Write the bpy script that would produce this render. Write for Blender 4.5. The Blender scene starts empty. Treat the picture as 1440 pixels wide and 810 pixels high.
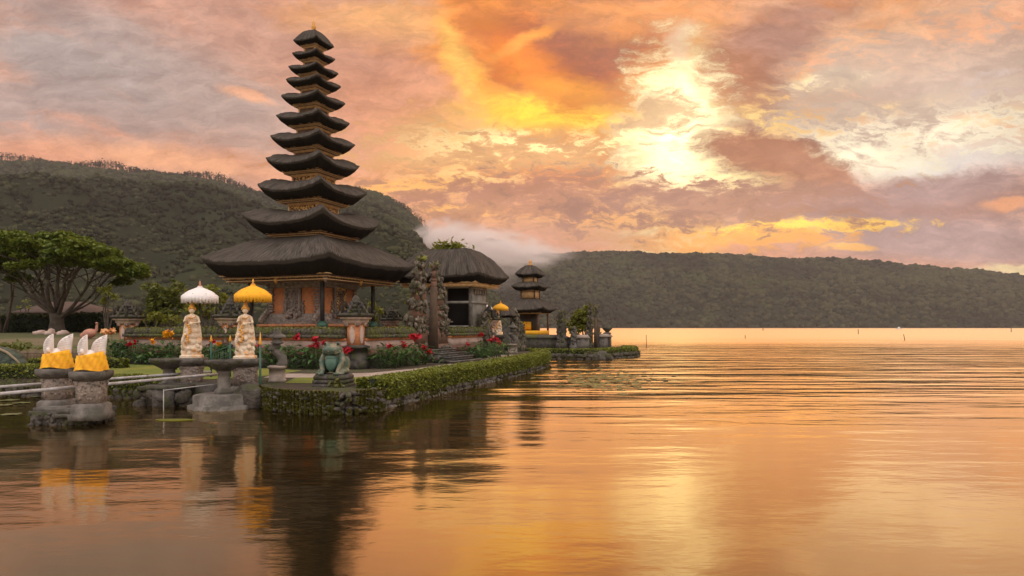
import bpy, math, random
import numpy as np
from mathutils import Vector, Matrix, noise as mnoise
R = math.radians
PI = math.pi
scene = bpy.context.scene
COL = scene.collection
rng = np.random.default_rng(7)
random.seed(7)
F = 960.0      # focal length in pixels of the 1440 px wide picture
HZ = 460.0     # row of the horizon
EYE = 2.0      # eye height above the lake

# ------------------------------------------------------------------ camera
cam = bpy.data.cameras.new('camera'); camo = bpy.data.objects.new('camera', cam); COL.objects.link(camo)
camo.location = (0, 0, EYE); camo.rotation_euler = (R(90), 0, 0)
cam.lens = 24; cam.sensor_width = 36; cam.sensor_fit = 'HORIZONTAL'; cam.shift_y = 55/1440
cam.clip_start = .1; cam.clip_end = 20000
scene.camera = camo
scene.cycles.volume_bounces = 3
scene.view_settings.view_transform = 'Standard'; scene.view_settings.look = 'None'
scene.view_settings.exposure = 0.0; scene.view_settings.gamma = 1

# ------------------------------------------------------------------ sky
def lin(r, g, b):
    f = lambda c: (c/255/12.92 if c/255 <= .04045 else ((c/255+.055)/1.055)**2.4)
    return (f(r), f(g), f(b), 1)
world = bpy.data.worlds.new('World'); scene.world = world; world.use_nodes = True
nt = world.node_tree; N = nt.nodes; L = nt.links
for n in list(N): N.remove(n)
def put(sock, val):
    if hasattr(val, 'is_linked') or isinstance(val, bpy.types.NodeSocket): L.new(val, sock)
    else: sock.default_value = val
def math_(op, a, b=None, c=None):
    n = N.new('ShaderNodeMath'); n.operation = op; put(n.inputs[0], a)
    if b is not None: put(n.inputs[1], b)
    if c is not None: put(n.inputs[2], c)
    return n.outputs[0]
def vmath(op, a, b=None, sc=None):
    n = N.new('ShaderNodeVectorMath'); n.operation = op; put(n.inputs[0], a)
    if b is not None: put(n.inputs[1], b)
    if sc is not None: put(n.inputs['Scale'], sc)
    return n.outputs['Value'] if op in ('LENGTH', 'DOT_PRODUCT') else n.outputs[0]
def mixc(f, a, b, mode='MIX'):
    n = N.new('ShaderNodeMix'); n.data_type = 'RGBA'; n.blend_type = mode; n.clamp_factor = True
    put(n.inputs[0], f); put(n.inputs[6], a); put(n.inputs[7], b); return n.outputs[2]
def noise_(vec, scale, detail=6, rough=.55, dist=0.0):
    n = N.new('ShaderNodeTexNoise'); put(n.inputs['Vector'], vec); n.inputs['Scale'].default_value = scale
    n.inputs['Detail'].default_value = detail; n.inputs['Roughness'].default_value = rough; n.inputs['Distortion'].default_value = dist
    return n
def mrange(v, a, b, c, d, smooth=True):
    n = N.new('ShaderNodeMapRange'); n.interpolation_type = 'SMOOTHSTEP' if smooth else 'LINEAR'; n.clamp = True
    put(n.inputs[0], v); n.inputs[1].default_value = a; n.inputs[2].default_value = b
    n.inputs[3].default_value = c; n.inputs[4].default_value = d; return n.outputs[0]
tc = N.new('ShaderNodeTexCoord'); dirn = vmath('NORMALIZE', tc.outputs['Generated'])
sep = N.new('ShaderNodeSeparateXYZ'); L.new(dirn, sep.inputs[0]); dx, dy, dz = sep.outputs
yy = math_('MAXIMUM', dy, .22)
u = math_('DIVIDE', dx, yy); v = math_('DIVIDE', math_('MAXIMUM', dz, -.02), yy)
comb = N.new('ShaderNodeCombineXYZ'); L.new(u, comb.inputs[0]); L.new(v, comb.inputs[1]); P0 = comb.outputs[0]
def centred(col): return vmath('SUBTRACT', col, (.5, .5, .5))
Ps = vmath('MULTIPLY', P0, (1, 1.7, 1))
w1 = vmath('MULTIPLY', centred(noise_(Ps, 3.2, 5, .55).outputs['Color']), (.11, .055, 0))
w2 = vmath('MULTIPLY', centred(noise_(Ps, 15, 6, .65).outputs['Color']), (.06, .03, 0))
P = vmath('ADD', vmath('ADD', P0, w1), w2)
n_soft = noise_(vmath('MULTIPLY', P, (1, 2.1, 1)), 5.5, 8, .62, .3).outputs[0]
n_fine = noise_(vmath('MULTIPLY', P, (1, 2.6, 1)), 17, 10, .72, .25).outputs[0]
mr = N.new('ShaderNodeMapping'); mr.vector_type = 'TEXTURE'; mr.inputs['Rotation'].default_value = (0, 0, R(-19)); mr.inputs['Scale'].default_value = (1, .28, 1)
L.new(P, mr.inputs[0]); n_streak = noise_(mr.outputs[0], 5, 7, .6, .4).outputs[0]
# base: mauve grey on the left, warm on the right, brighter low down
base = mixc(mrange(u, -.75, .05, 0, 1), lin(186, 160, 152), lin(228, 158, 118))
base = mixc(mrange(u, .2, .75, 0, 1), base, lin(216, 184, 158))
base = mixc(mrange(v, .06, .3, .75, 0), base, lin(226, 148, 108))
base = mixc(mrange(n_streak, .46, .70, 0, .8), base, lin(240, 166, 128))
base = mixc(mrange(n_streak, .46, .28, 0, .6), base, lin(184, 164, 156))
skyc = base; nblob = 0
Pcalm = vmath('ADD', vmath('ADD', P0, vmath('SCALE', w1, sc=.35)), w2)
def blob(px, py, rx, ry, ang, rgb, alpha, soft=.6, amp=.8, nz='soft', gain=1.0, calm=False):
    """a patch of cloud in sky coordinates (tangent of bearing, tangent of height)"""
    global skyc, P, nblob
    nblob += 1
    if nblob % 4 == 0:      # keeps the order of evaluation simple
        q = N.new('ShaderNodeVectorMath'); q.operation = 'MULTIPLY_ADD'; L.new(skyc, q.inputs[0]); q.inputs[1].default_value = (1e-7,)*3; L.new(P, q.inputs[2]); P = q.outputs[0]
    m = N.new('ShaderNodeMapping'); m.vector_type = 'TEXTURE'; L.new(Pcalm if calm else P, m.inputs[0])
    m.inputs['Location'].default_value = ((px-720)/F, (HZ-py)/F, 0); m.inputs['Rotation'].default_value = (0, 0, R(ang)); m.inputs['Scale'].default_value = (rx/F, ry/F, 1)
    d = vmath('LENGTH', m.outputs[0])
    nn = {'soft': n_soft, 'fine': n_fine, 'streak': n_streak}[nz]
    d = math_('MULTIPLY_ADD', nn, amp*2.2, d)
    k = mrange(d, 1+soft+amp*1.1, 1-soft+amp*1.1, 0, alpha)
    c = lin(*rgb); c = tuple(x*gain for x in c[:3])+(1,)
    skyc = mixc(k, skyc, c)
# upper left and left
blob(150, 95, 210, 55, -20, (178, 166, 162), .75, .9)
blob(330, 150, 160, 45, -25, (190, 165, 155), .6, .9)
blob(60, 225, 160, 26, -6, (246, 168, 126), .8, .8, 1.1, 'streak')
blob(260, 228, 150, 16, -8, (250, 178, 130), .8, .8, 1.2, 'streak')
blob(345, 135, 32, 9, -20, (248, 182, 142), .9, .5, .6)
blob(300, 20, 200, 40, -15, (214, 160, 138), .6, .9)
blob(560, 38, 105, 34, -8, (250, 184, 112), .95, .7, 1.0)
blob(540, 120, 90, 90, 0, (216, 150, 120), .6, .9)
blob(640, 190, 160, 70, 0, (236, 158, 112), .8, .9)
blob(600, 270, 150, 40, 0, (246, 172, 116), .8, .8)
# right side
blob(1260, 40, 260, 70, -8, (238, 180, 134), .7, .9)
blob(1390, 40, 110, 28, 12, (240, 170, 126), .8, .8, 1, 'fine')
blob(1360, 120, 130, 40, 10, (196, 182, 178), .8, .8, .8)
blob(1280, 190, 200, 34, 6, (255, 226, 178), .8, .9, 1.1, 'fine')
blob(1330, 232, 170, 26, 2, (236, 236, 232), .75, .9, 1.0, 'fine', 1.05)
blob(1160, 112, 85, 14, 8, (255, 246, 204), 1, .5, .7, 'fine', 1.15)
blob(1225, 150, 45, 9, -4, (255, 244, 205), 1, .5, .8, 'fine', 1.1)
blob(1280, 140, 70, 10, 10, (255, 226, 170), .8, .6, .9, 'fine')
blob(1170, 212, 120, 30, -4, (255, 250, 214), 1, .6, .8, 'fine', 1.2)
blob(1400, 170, 60, 12, 12, (255, 228, 178), .8, .7, .9, 'fine')
# glowing middle
blob(860, 190, 260, 84, 6, (252, 196, 104), .95, .7, .8, 'soft', 1.0)
blob(940, 200, 100, 120, 0, (255, 238, 160), 1, .7, .7, 'soft', 1.2)
blob(945, 150, 42, 60, 10, (255, 250, 205), 1, .6, .6, 'fine', 1.55)
blob(960, 225, 60, 50, 0, (255, 252, 215), 1, .6, .7, 'fine', 1.6)
blob(905, 215, 120, 40, 6, (255, 244, 186), .9, .5, 3.2, 'fine', 1.4)
blob(800, 196, 175, 30, 4, (255, 240, 170), .95, .7, 1.2, 'fine', 1.25)
blob(680, 250, 90, 20, 4, (255, 216, 140), .8, .8, 1.2, 'fine', 1.05)
blob(870, 250, 130, 34, 0, (255, 226, 140), .8, .8, 1.2, 'fine', 1.1)
blob(790, 262, 130, 20, 3, (226, 160, 112), .75, .6, 1.2, 'fine')
blob(880, 240, 260, 55, 4, (226, 148, 96), .85, .5, 3.4, 'fine')
blob(770, 200, 190, 34, 4, (255, 240, 168), .9, .4, 4.2, 'fine', 1.15)
blob(800, 225, 240, 50, 2, (232, 150, 90), .75, .4, 4.6, 'fine')
blob(1010, 250, 90, 60, 0, (255, 236, 170), .9, .5, 3.0, 'fine', 1.2)
blob(1250, 185, 210, 44, 6, (255, 244, 214), .85, .5, 4.4, 'fine', 1.1)
blob(1260, 110, 240, 60, 10, (214, 184, 164), .8, .5, 3.0, 'fine')
# great curl of cloud
blob(760, 60, 158, 116, -14, (255, 160, 62), .9, .30, .5, 'soft', 1.1, True)
blob(700, 132, 70, 22, -34, (255, 190, 70), 1, .6, .6, 'streak', 1.15, True)
blob(775, 158, 100, 20, -2, (255, 208, 54), 1, .7, .6, 'soft', 1.25, True)
blob(645, 90, 15, 60, 22, (255, 196, 92), 1, .8, .6, 'soft', 1.1, True)
blob(800, 42, 148, 98, -12, (196, 104, 58), 1, .26, .45, 'soft', 1, True)
blob(840, 34, 100, 66, -20, (172, 108, 84), .95, .7, .9, 'fine', 1, True)
blob(716, 84, 24, 44, -24, (236, 120, 44), .9, .7, 1.4, 'streak', 1, True)
blob(745, 100, 80, 26, -34, (255, 146, 44), .9, .7, 1.6, 'fine', 1.05, True)
blob(738, 58, 46, 8, 26, (255, 164, 70), 1, .7, 1.0, 'fine', 1.1, True)
blob(800, 126, 60, 14, -8, (255, 166, 52), .85, .7, 1.0, 'fine', 1.1, True)
blob(900, 15, 110, 26, 0, (252, 172, 108), .8, .8, .9)
blob(900, 120, 50, 34, 30, (240, 160, 84), .7, .7, .9)
# dark diagonal cloud right of the glow
blob(1095, 50, 125, 46, 36, (176, 128, 112), .9, .5, 1.1)
blob(1020, 120, 66, 56, 50, (190, 122, 84), .85, .6, 1.3, 'fine')
blob(942, 185, 56, 92, -4, (255, 246, 190), 1, .8, 2.0, 'fine', 1.75)
blob(860, -190, 420, 170, 0, (255, 160, 70), .95, .6, 1.2, 'soft', 1.15)  # unseen golden cloud above the frame, added to warm the lake's reflection
blob(925, 160, 50, 26, 20, (214, 140, 92), .7, .5, 2.2, 'fine')
blob(955, 60, 16, 24, 0, (250, 214, 180), .6, .7, .7)
blob(1080, 225, 116, 36, -14, (178, 116, 84), 1, .4, .8, 'fine')
blob(1150, 248, 70, 20, -24, (198, 136, 104), .95, .45, .8, 'fine')
# banks low over the far shore
blob(880, 292, 300, 30, 0, (206, 144, 112), .8, .6, 1.0, 'fine')
blob(1240, 300, 250, 42, 4, (178, 134, 122), 1, .4, .8, 'fine')
blob(1340, 262, 120, 20, 8, (180, 146, 142), .9, .6, .9, 'fine')
blob(1330, 340, 200, 34, 0, (184, 154, 152), .9, .6, .6)
blob(560, 268, 80, 12, 4, (255, 186, 98), .9, .6, .8, 'fine', 1.05)
blob(650, 298, 60, 8, 0, (255, 190, 92), .9, .6, .8, 'fine', 1.1)
blob(790, 310, 120, 10, 0, (250, 180, 110), .8, .6, .9, 'fine')
blob(1110, 322, 150, 10, 3, (255, 206, 84), 1, .4, 2.2, 'fine', 1.25)
blob(1020, 338, 150, 12, 0, (255, 176, 80), .9, .5, 2.6, 'fine', 1.1)
blob(900, 300, 200, 30, 2, (255, 186, 100), .75, .4, 4.4, 'fine', 1.05)
blob(760, 285, 200, 34, 2, (196, 134, 108), .8, .4, 3.6, 'fine')
blob(1000, 290, 180, 26, 2, (182, 130, 112), .85, .4, 3.2, 'fine')
blob(1190, 351, 36, 5, 0, (255, 190, 100), .9, .5, .7, 'fine', 1.1)
blob(1420, 289, 34, 7, 0, (250, 172, 118), .9, .5, .6, 'fine')
blob(1425, 372, 60, 7, 6, (246, 222, 168), .9, .5, .6, 'fine')
blob(700, 335, 170, 22, 0, (216, 160, 136), .7, .7, .7)
skyc = mixc(1.0, skyc, mixc(mrange(n_fine, .3, .72, 0, 1), (.80, .77, .76, 1), (1.16, 1.16, 1.14, 1)), 'MULTIPLY')
skyc = mixc(1.0, skyc, mixc(mrange(n_soft, .32, .68, 0, 1), (.84, .80, .79, 1), (1.08, 1.08, 1.07, 1)), 'MULTIPLY')
# the sky behind the viewer and overhead: brightened as added fill light
back = mixc(noise_(dirn, 3, 6).outputs[0], (1.05, .98, .98, 1), (1.75, 1.60, 1.55, 1))
back = mixc(1.0, back, mixc(mrange(dz, .0, .62, 0, 1), (.14, .125, .12, 1), (1.40, 1.36, 1.33, 1)), 'MULTIPLY')  # fill dimmed towards the horizon to keep roof undersides dark
skyc = mixc(mrange(dy, .30, .12, 0, 1), skyc, back)
nish = N.new('ShaderNodeTexSky'); nish.sky_type = 'NISHITA'; nish.sun_disc = False
nish.sun_elevation = R(15); nish.sun_rotation = R(13.5)
bg1 = N.new('ShaderNodeBackground'); L.new(skyc, bg1.inputs[0]); bg1.inputs[1].default_value = 1.08
bg2 = N.new('ShaderNodeBackground'); L.new(nish.outputs[0], bg2.inputs[0]); bg2.inputs[1].default_value = 0.0015
addb = N.new('ShaderNodeAddShader'); L.new(bg1.outputs[0], addb.inputs[0]); L.new(bg2.outputs[0], addb.inputs[1])
wo = N.new('ShaderNodeOutputWorld'); L.new(addb.outputs[0], wo.inputs[0])
world.cycles.sampling_method = 'MANUAL'; world.cycles.sample_map_resolution = 512

# ------------------------------------------------------------------ sun, veiled by cloud, low over the lake
sun = bpy.data.lights.new('sun', 'SUN'); suno = bpy.data.objects.new('sun', sun); COL.objects.link(suno)
sun.energy = .62; sun.angle = R(64); sun.color = (1, .52, .20)
sd = Vector((math.sin(R(13.5))*math.cos(R(15)), math.cos(R(13.5))*math.cos(R(15)), math.sin(R(15))))
suno.rotation_euler = sd.to_track_quat('Z', 'Y').to_euler()

# ------------------------------------------------------------------ materials
def newmat(name):
    m = bpy.data.materials.new(name); m.use_nodes = True
    return m
class NB:
    def __init__(s, m): s.t = m.node_tree; s.n = s.t.nodes; s.l = s.t.links; s.b = s.n.get('Principled BSDF')
    def new(s, t, **kw):
        n = s.n.new(t)
        for k, v_ in kw.items(): setattr(n, k, v_)
        return n
    def mix(s, f, a, b, mode='MIX'):
        n = s.new('ShaderNodeMix', data_type='RGBA', blend_type=mode)
        for i, x in ((0, f), (6, a), (7, b)):
            if isinstance(x, bpy.types.NodeSocket): s.l.new(x, n.inputs[i])
            else: n.inputs[i].default_value = x
        return n.outputs[2]
    def ramp(s, f, a, b):
        n = s.new('ShaderNodeMapRange'); s.l.new(f, n.inputs[0]); n.inputs[1].default_value = a; n.inputs[2].default_value = b; return n.outputs[0]
    def noise(s, vec, scale, det=5, rough=.6):
        n = s.new('ShaderNodeTexNoise'); s.l.new(vec, n.inputs[0]); n.inputs['Scale'].default_value = scale
        n.inputs['Detail'].default_value = det; n.inputs['Roughness'].default_value = rough; return n.outputs[0]
    def scale(s, vec, sc):
        n = s.new('ShaderNodeVectorMath', operation='MULTIPLY'); s.l.new(vec, n.inputs[0]); n.inputs[1].default_value = sc; return n.outputs[0]
def c4(c): return (c[0], c[1], c[2], 1)
def surf(name, c1, c2, scale=3, rough=.85, bump=.4, bscale=25, metal=0, c3=None, c3s=1.2, c3t=.55, bd=.02, stretch=(1, 1, 1)):
    m = newmat(name); k = NB(m)
    geo = k.new('ShaderNodeTexCoord').outputs['Object']; geo = k.scale(geo, stretch)
    a = k.noise(geo, scale); col = k.mix(k.ramp(a, .35, .65), c4(c1), c4(c2))
    if c3:
        b = k.noise(geo, c3s, 6, .7); col = k.mix(k.ramp(b, c3t-.06, c3t+.06), col, c4(c3))
    k.l.new(col, k.b.inputs['Base Color']); k.b.inputs['Roughness'].default_value = rough; k.b.inputs['Metallic'].default_value = metal
    if bump:
        bn = k.new('ShaderNodeBump'); bn.inputs['Strength'].default_value = bump; bn.inputs['Distance'].default_value = bd
        k.l.new(k.noise(geo, bscale, 4, .6), bn.inputs['Height']); k.l.new(bn.outputs[0], k.b.inputs['Normal'])
    return m
def leafmat(name, c1, c2, trans=.35, scale=1.0, rough=.6):
    m = newmat(name); k = NB(m); k.n.remove(k.b)
    isl = k.new('ShaderNodeNewGeometry').outputs['Random Per Island']
    geo = k.new('ShaderNodeTexCoord').outputs['Object']
    col = k.mix(isl, c4(c1), c4(c2)); col2 = k.mix(k.ramp(k.noise(geo, scale), .35, .65), col, k.mix(.6, col, c4(c2)))
    d = k.new('ShaderNodeBsdfPrincipled'); d.inputs['Roughness'].default_value = rough; k.l.new(col2, d.inputs['Base Color'])
    t = k.new('ShaderNodeBsdfTranslucent'); k.l.new(col2, t.inputs[0])
    x = k.new('ShaderNodeMixShader'); x.inputs[0].default_value = trans
    k.l.new(d.outputs[0], x.inputs[1]); k.l.new(t.outputs[0], x.inputs[2]); k.l.new(x.outputs[0], k.n['Material Output'].inputs[0])
    return m
def thatchmat():
    m = newmat('thatch'); k = NB(m); uv = k.new('ShaderNodeUVMap').outputs[0]
    st = k.noise(k.scale(uv, (10, .9, 1)), 1, 6, .7); pt = k.noise(k.scale(uv, (1.5, 1.5, 1)), 1, 5, .6)
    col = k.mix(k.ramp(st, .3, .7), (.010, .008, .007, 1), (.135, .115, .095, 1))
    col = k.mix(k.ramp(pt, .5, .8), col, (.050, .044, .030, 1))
    sx_ = k.new('ShaderNodeSeparateXYZ'); k.l.new(uv, sx_.inputs[0]); col = k.mix(k.ramp(sx_.outputs[1], 40, 60), col, k.mix(k.ramp(st, .3, .7), (.010, .008, .007, 1), (.028, .022, .018, 1)))  # underside painted near black, shade put into the colour; slopes are weathered grey
    k.l.new(col, k.b.inputs['Base Color']); k.b.inputs['Roughness'].default_value = .95; k.b.inputs['Specular IOR Level'].default_value = .15
    bn = k.new('ShaderNodeBump'); bn.inputs['Strength'].default_value = .9; bn.inputs['Distance'].default_value = .05
    k.l.new(st, bn.inputs['Height']); k.l.new(bn.outputs[0], k.b.inputs['Normal']); return m
def brickmat(name, c1, c2, mortar, sc=1.0):
    m = newmat(name); k = NB(m); o = k.new('ShaderNodeTexCoord').outputs['Object']
    s_ = k.new('ShaderNodeSeparateXYZ'); k.l.new(o, s_.inputs[0])
    ad = k.new('ShaderNodeMath', operation='ADD'); k.l.new(s_.outputs[0], ad.inputs[0]); k.l.new(s_.outputs[1], ad.inputs[1])
    cb = k.new('ShaderNodeCombineXYZ'); k.l.new(ad.outputs[0], cb.inputs[0]); k.l.new(s_.outputs[2], cb.inputs[1])
    b = k.new('ShaderNodeTexBrick'); k.l.new(cb.outputs[0], b.inputs[0]); b.inputs['Scale'].default_value = 6*sc
    b.inputs['Color1'].default_value = c4(c1); b.inputs['Color2'].default_value = c4(c2); b.inputs['Mortar'].default_value = c4(mortar); b.inputs['Mortar Size'].default_value = .012
    n = k.noise(o, 5, 6, .7); col = k.mix(k.ramp(n, .45, .8), b.outputs[0], (.16, .12, .09, 1))
    k.l.new(col, k.b.inputs['Base Color']); k.b.inputs['Roughness'].default_value = .9
    bn = k.new('ShaderNodeBump'); bn.inputs['Strength'].default_value = .5; bn.inputs['Distance'].default_value = .01
    k.l.new(b.outputs['Fac'], bn.inputs['Height']); bn.invert = True; k.l.new(bn.outputs[0], k.b.inputs['Normal']); return m
def filigree(name, c1, c2, sc):
    m = newmat(name); k = NB(m); o = k.new('ShaderNodeTexCoord').outputs['Object']
    v_ = k.new('ShaderNodeTexVoronoi'); v_.feature = 'SMOOTH_F1'; k.l.new(o, v_.inputs[0]); v_.inputs['Scale'].default_value = sc
    col = k.mix(k.ramp(v_.outputs['Distance'], .25, .55), c4(c1), c4(c2)); k.l.new(col, k.b.inputs['Base Color'])
    k.b.inputs['Roughness'].default_value = .5; k.b.inputs['Metallic'].default_value = .25
    bn = k.new('ShaderNodeBump'); bn.inputs['Strength'].default_value = 1; bn.inputs['Distance'].default_value = .04; bn.invert = True
    k.l.new(v_.outputs['Distance'], bn.inputs['Height']); k.l.new(bn.outputs[0], k.b.inputs['Normal']); return m
MT = dict(
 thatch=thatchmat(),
 gold=surf('gilded_wood', (.66, .43, .20), (.46, .27, .11), 6, .55, .5, 30, .15),
 gilt=filigree('gilt_carving', (.75, .45, .14), (.10, .04, .02), 14),
 brick=brickmat('orange_brick', (.68, .25, .085), (.56, .20, .07), (.40, .22, .13)),
 brick_old=brickmat('weathered_brick', (.24, .10, .055), (.11, .07, .05), (.09, .07, .052), 1.2),
 gateface=surf('brown_stone_face', (.12, .075, .045), (.065, .045, .03), 3, .95, .8, 20, c3=(.10, .06, .025), c3s=2, c3t=.6),
 gatecarve=surf('mossy_carving', (.27, .22, .17), (.10, .082, .06), 5, .95, 1, 18, c3=(.06, .058, .03), c3s=4, c3t=.50, bd=.07),
 carve=surf('carved_stone', (.36, .29, .24), (.20, .165, .135), 7, .9, .9, 22, c3=(.07, .062, .05), c3s=9, c3t=.60, bd=.06),
 stone=surf('grey_stone', (.20, .18, .155), (.07, .063, .055), 3.5, .9, .7, 30, c3=(.075, .07, .05), c3s=2.5, c3t=.56, bd=.03),
 paving=surf('pale_paving', (.36, .29, .24), (.26, .21, .17), 2.2, .9, .4, 20, c3=(.14, .12, .08), c3s=1.3, c3t=.60),
 dstone=surf('dark_stone', (.115, .10, .085), (.028, .024, .020), 5, .85, 1, 20, c3=(.055, .06, .018), c3s=3, c3t=.55, bd=.05),
 cap=surf('mossy_coping', (.13, .115, .09), (.06, .052, .042), 4, .95, 1, 16, c3=(.10, .11, .025), c3s=1.4, c3t=.50, bd=.08),
 plaster=surf('pink_plaster', (.56, .42, .35), (.40, .29, .24), 3, .9, .3, 20, c3=(.22, .17, .13), c3s=3, c3t=.62),
 greywall=surf('grey_plaster', (.27, .255, .225), (.17, .16, .14), 2, .9, .3, 20, c3=(.10, .095, .08), c3s=1.8, c3t=.6),
 wood=surf('dark_wood', (.035, .028, .022), (.018, .014, .012), 6, .7, .3, 20),
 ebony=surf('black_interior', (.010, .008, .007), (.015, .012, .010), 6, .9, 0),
 wood2=surf('brown_wood', (.15, .085, .05), (.08, .045, .028), 6, .7, .4, 18),
 white=surf('white_paint', (.80, .74, .70), (.66, .60, .56), 5, .6, .3, 24),
 ivory=surf('ivory_statue', (.74, .62, .47), (.56, .43, .29), 9, .6, .8, 30, c3=(.70, .32, .07), c3s=5, c3t=.585, bd=.02),
 sgold=surf('statue_gold', (.80, .42, .07), (.52, .22, .04), 18, .45, .8, 50, .35),
 yellow=surf('yellow_cloth', (.86, .44, .012), (.76, .34, .010), 5, .8, .5, 9, bd=.04),
 wcloth=surf('white_cloth', (.78, .75, .73), (.66, .62, .60), 5, .85, .4, 14, bd=.03),
 frog=surf('green_glaze', (.040, .085, .062), (.085, .115, .075), 4, .6, .6, 22, c3=(.22, .19, .12), c3s=4.5, c3t=.55, bd=.02),
 belly=surf('teal_glaze', (.085, .17, .125), (.05, .11, .085), 3, .55, .4, 22, bd=.02),
 pipe=surf('painted_pipe', (.46, .46, .47), (.30, .28, .26), 5, .5, .2, 30, c3=(.20, .11, .06), c3s=6, c3t=.66),
 green=surf('green_paint', (.02, .09, .05), (.015, .06, .04), 8, .5, .1, 30),
 yel=surf('yellow_paint', (.75, .40, .03), (.6, .3, .03), 8, .5, .1, 30),
 soil=surf('soil', (.075, .052, .032), (.045, .034, .022), 3, .95, .8, 12, c3=(.06, .07, .02), c3s=1.2, c3t=.55, bd=.05),
 lawn=surf('lawn', (.20, .22, .022), (.12, .16, .020), 2.2, .95, 1, 45, c3=(.24, .22, .03), c3s=.5, c3t=.55, bd=.05),
 garden=surf('garden_grass', (.10, .10, .028), (.06, .07, .022), .5, .95, 1, 9, c3=(.17, .13, .07), c3s=.16, c3t=.56, bd=.1, stretch=(.35, 1.6, 1)),
 bark=surf('bark', (.11, .085, .062), (.05, .038, .028), 3, .9, 1, 14, bd=.05),
 roof_tile=surf('brown_roof', (.10, .062, .045), (.062, .040, .031), 3, .9, .8, 30, bd=.04),
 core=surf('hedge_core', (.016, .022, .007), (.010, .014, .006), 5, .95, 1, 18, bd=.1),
 fence=surf('weathered_stakes', (.26, .18, .12), (.13, .09, .06), 5, .9, .5, 20),
 pink=surf('terracotta_paint', (.50, .24, .16), (.36, .16, .11), 4, .7, .3, 20),
 red=leafmat('red_petals', (.62, .012, .02), (.42, .008, .03), .25),
 yflower=leafmat('yellow_petals', (.85, .44, .01), (.8, .30, .01), .25),
 oflower=leafmat('peach_petals', (.80, .48, .22), (.70, .34, .12), .25),
 l_hedge=leafmat('hedge_leaves', (.060, .090, .012), (.21, .23, .022), .3, 1.2),
 l_dark=leafmat('dark_hedge_leaves', (.018, .032, .008), (.040, .058, .014), .25, .6),
 l_bed=leafmat('broad_leaves', (.030, .085, .022), (.085, .165, .040), .3, 1.5, .4),
 l_tree=leafmat('tree_leaves', (.040, .080, .008), (.16, .20, .020), .35, .35),
 l_yel=leafmat('yellow_green_leaves', (.11, .13, .014), (.24, .25, .03), .4, .5),
 l_mid=leafmat('olive_leaves', (.075, .10, .016), (.16, .175, .028), .35, .4),
 moss=leafmat('moss_tufts', (.055, .062, .012), (.150, .140, .018), .2, 1.2),
 pad=surf('lily_pad', (.13, .14, .035), (.08, .09, .03), 4, .5, 0),
)

# ------------------------------------------------------------------ mesh helpers
def ico(sub):
    t = (1+5**.5)/2
    v_ = [(-1,t,0),(1,t,0),(-1,-t,0),(1,-t,0),(0,-1,t),(0,1,t),(0,-1,-t),(0,1,-t),(t,0,-1),(t,0,1),(-t,0,-1),(-t,0,1)]
    f_ = [(0,11,5),(0,5,1),(0,1,7),(0,7,10),(0,10,11),(1,5,9),(5,11,4),(11,10,2),(10,7,6),(7,1,8),(3,9,4),(3,4,2),(3,2,6),(3,6,8),(3,8,9),(4,9,5),(2,4,11),(6,2,10),(8,6,7),(9,8,1)]
    v_ = [np.array(a)/np.linalg.norm(a) for a in v_]
    for _ in range(sub):
        cache = {}; nf = []
        def mid(a, b):
            k = (min(a, b), max(a, b))
            if k not in cache:
                p = v_[a]+v_[b]; v_.append(p/np.linalg.norm(p)); cache[k] = len(v_)-1
            return cache[k]
        for a, b, c in f_:
            ab, bc, ca = mid(a, b), mid(b, c), mid(c, a); nf += [(a,ab,ca),(b,bc,ab),(c,ca,bc),(ab,bc,ca)]
        f_ = nf
    return np.array(v_), np.array(f_)
ICO = {i: ico(i) for i in (0, 1, 2, 3)}
def rotz(a): c, s = math.cos(a), math.sin(a); return np.array([[c,-s,0],[s,c,0],[0,0,1.]])
def roteul(x, y, z): return np.array(Matrix.Rotation(z, 3, 'Z') @ Matrix.Rotation(y, 3, 'Y') @ Matrix.Rotation(x, 3, 'X'))
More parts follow.
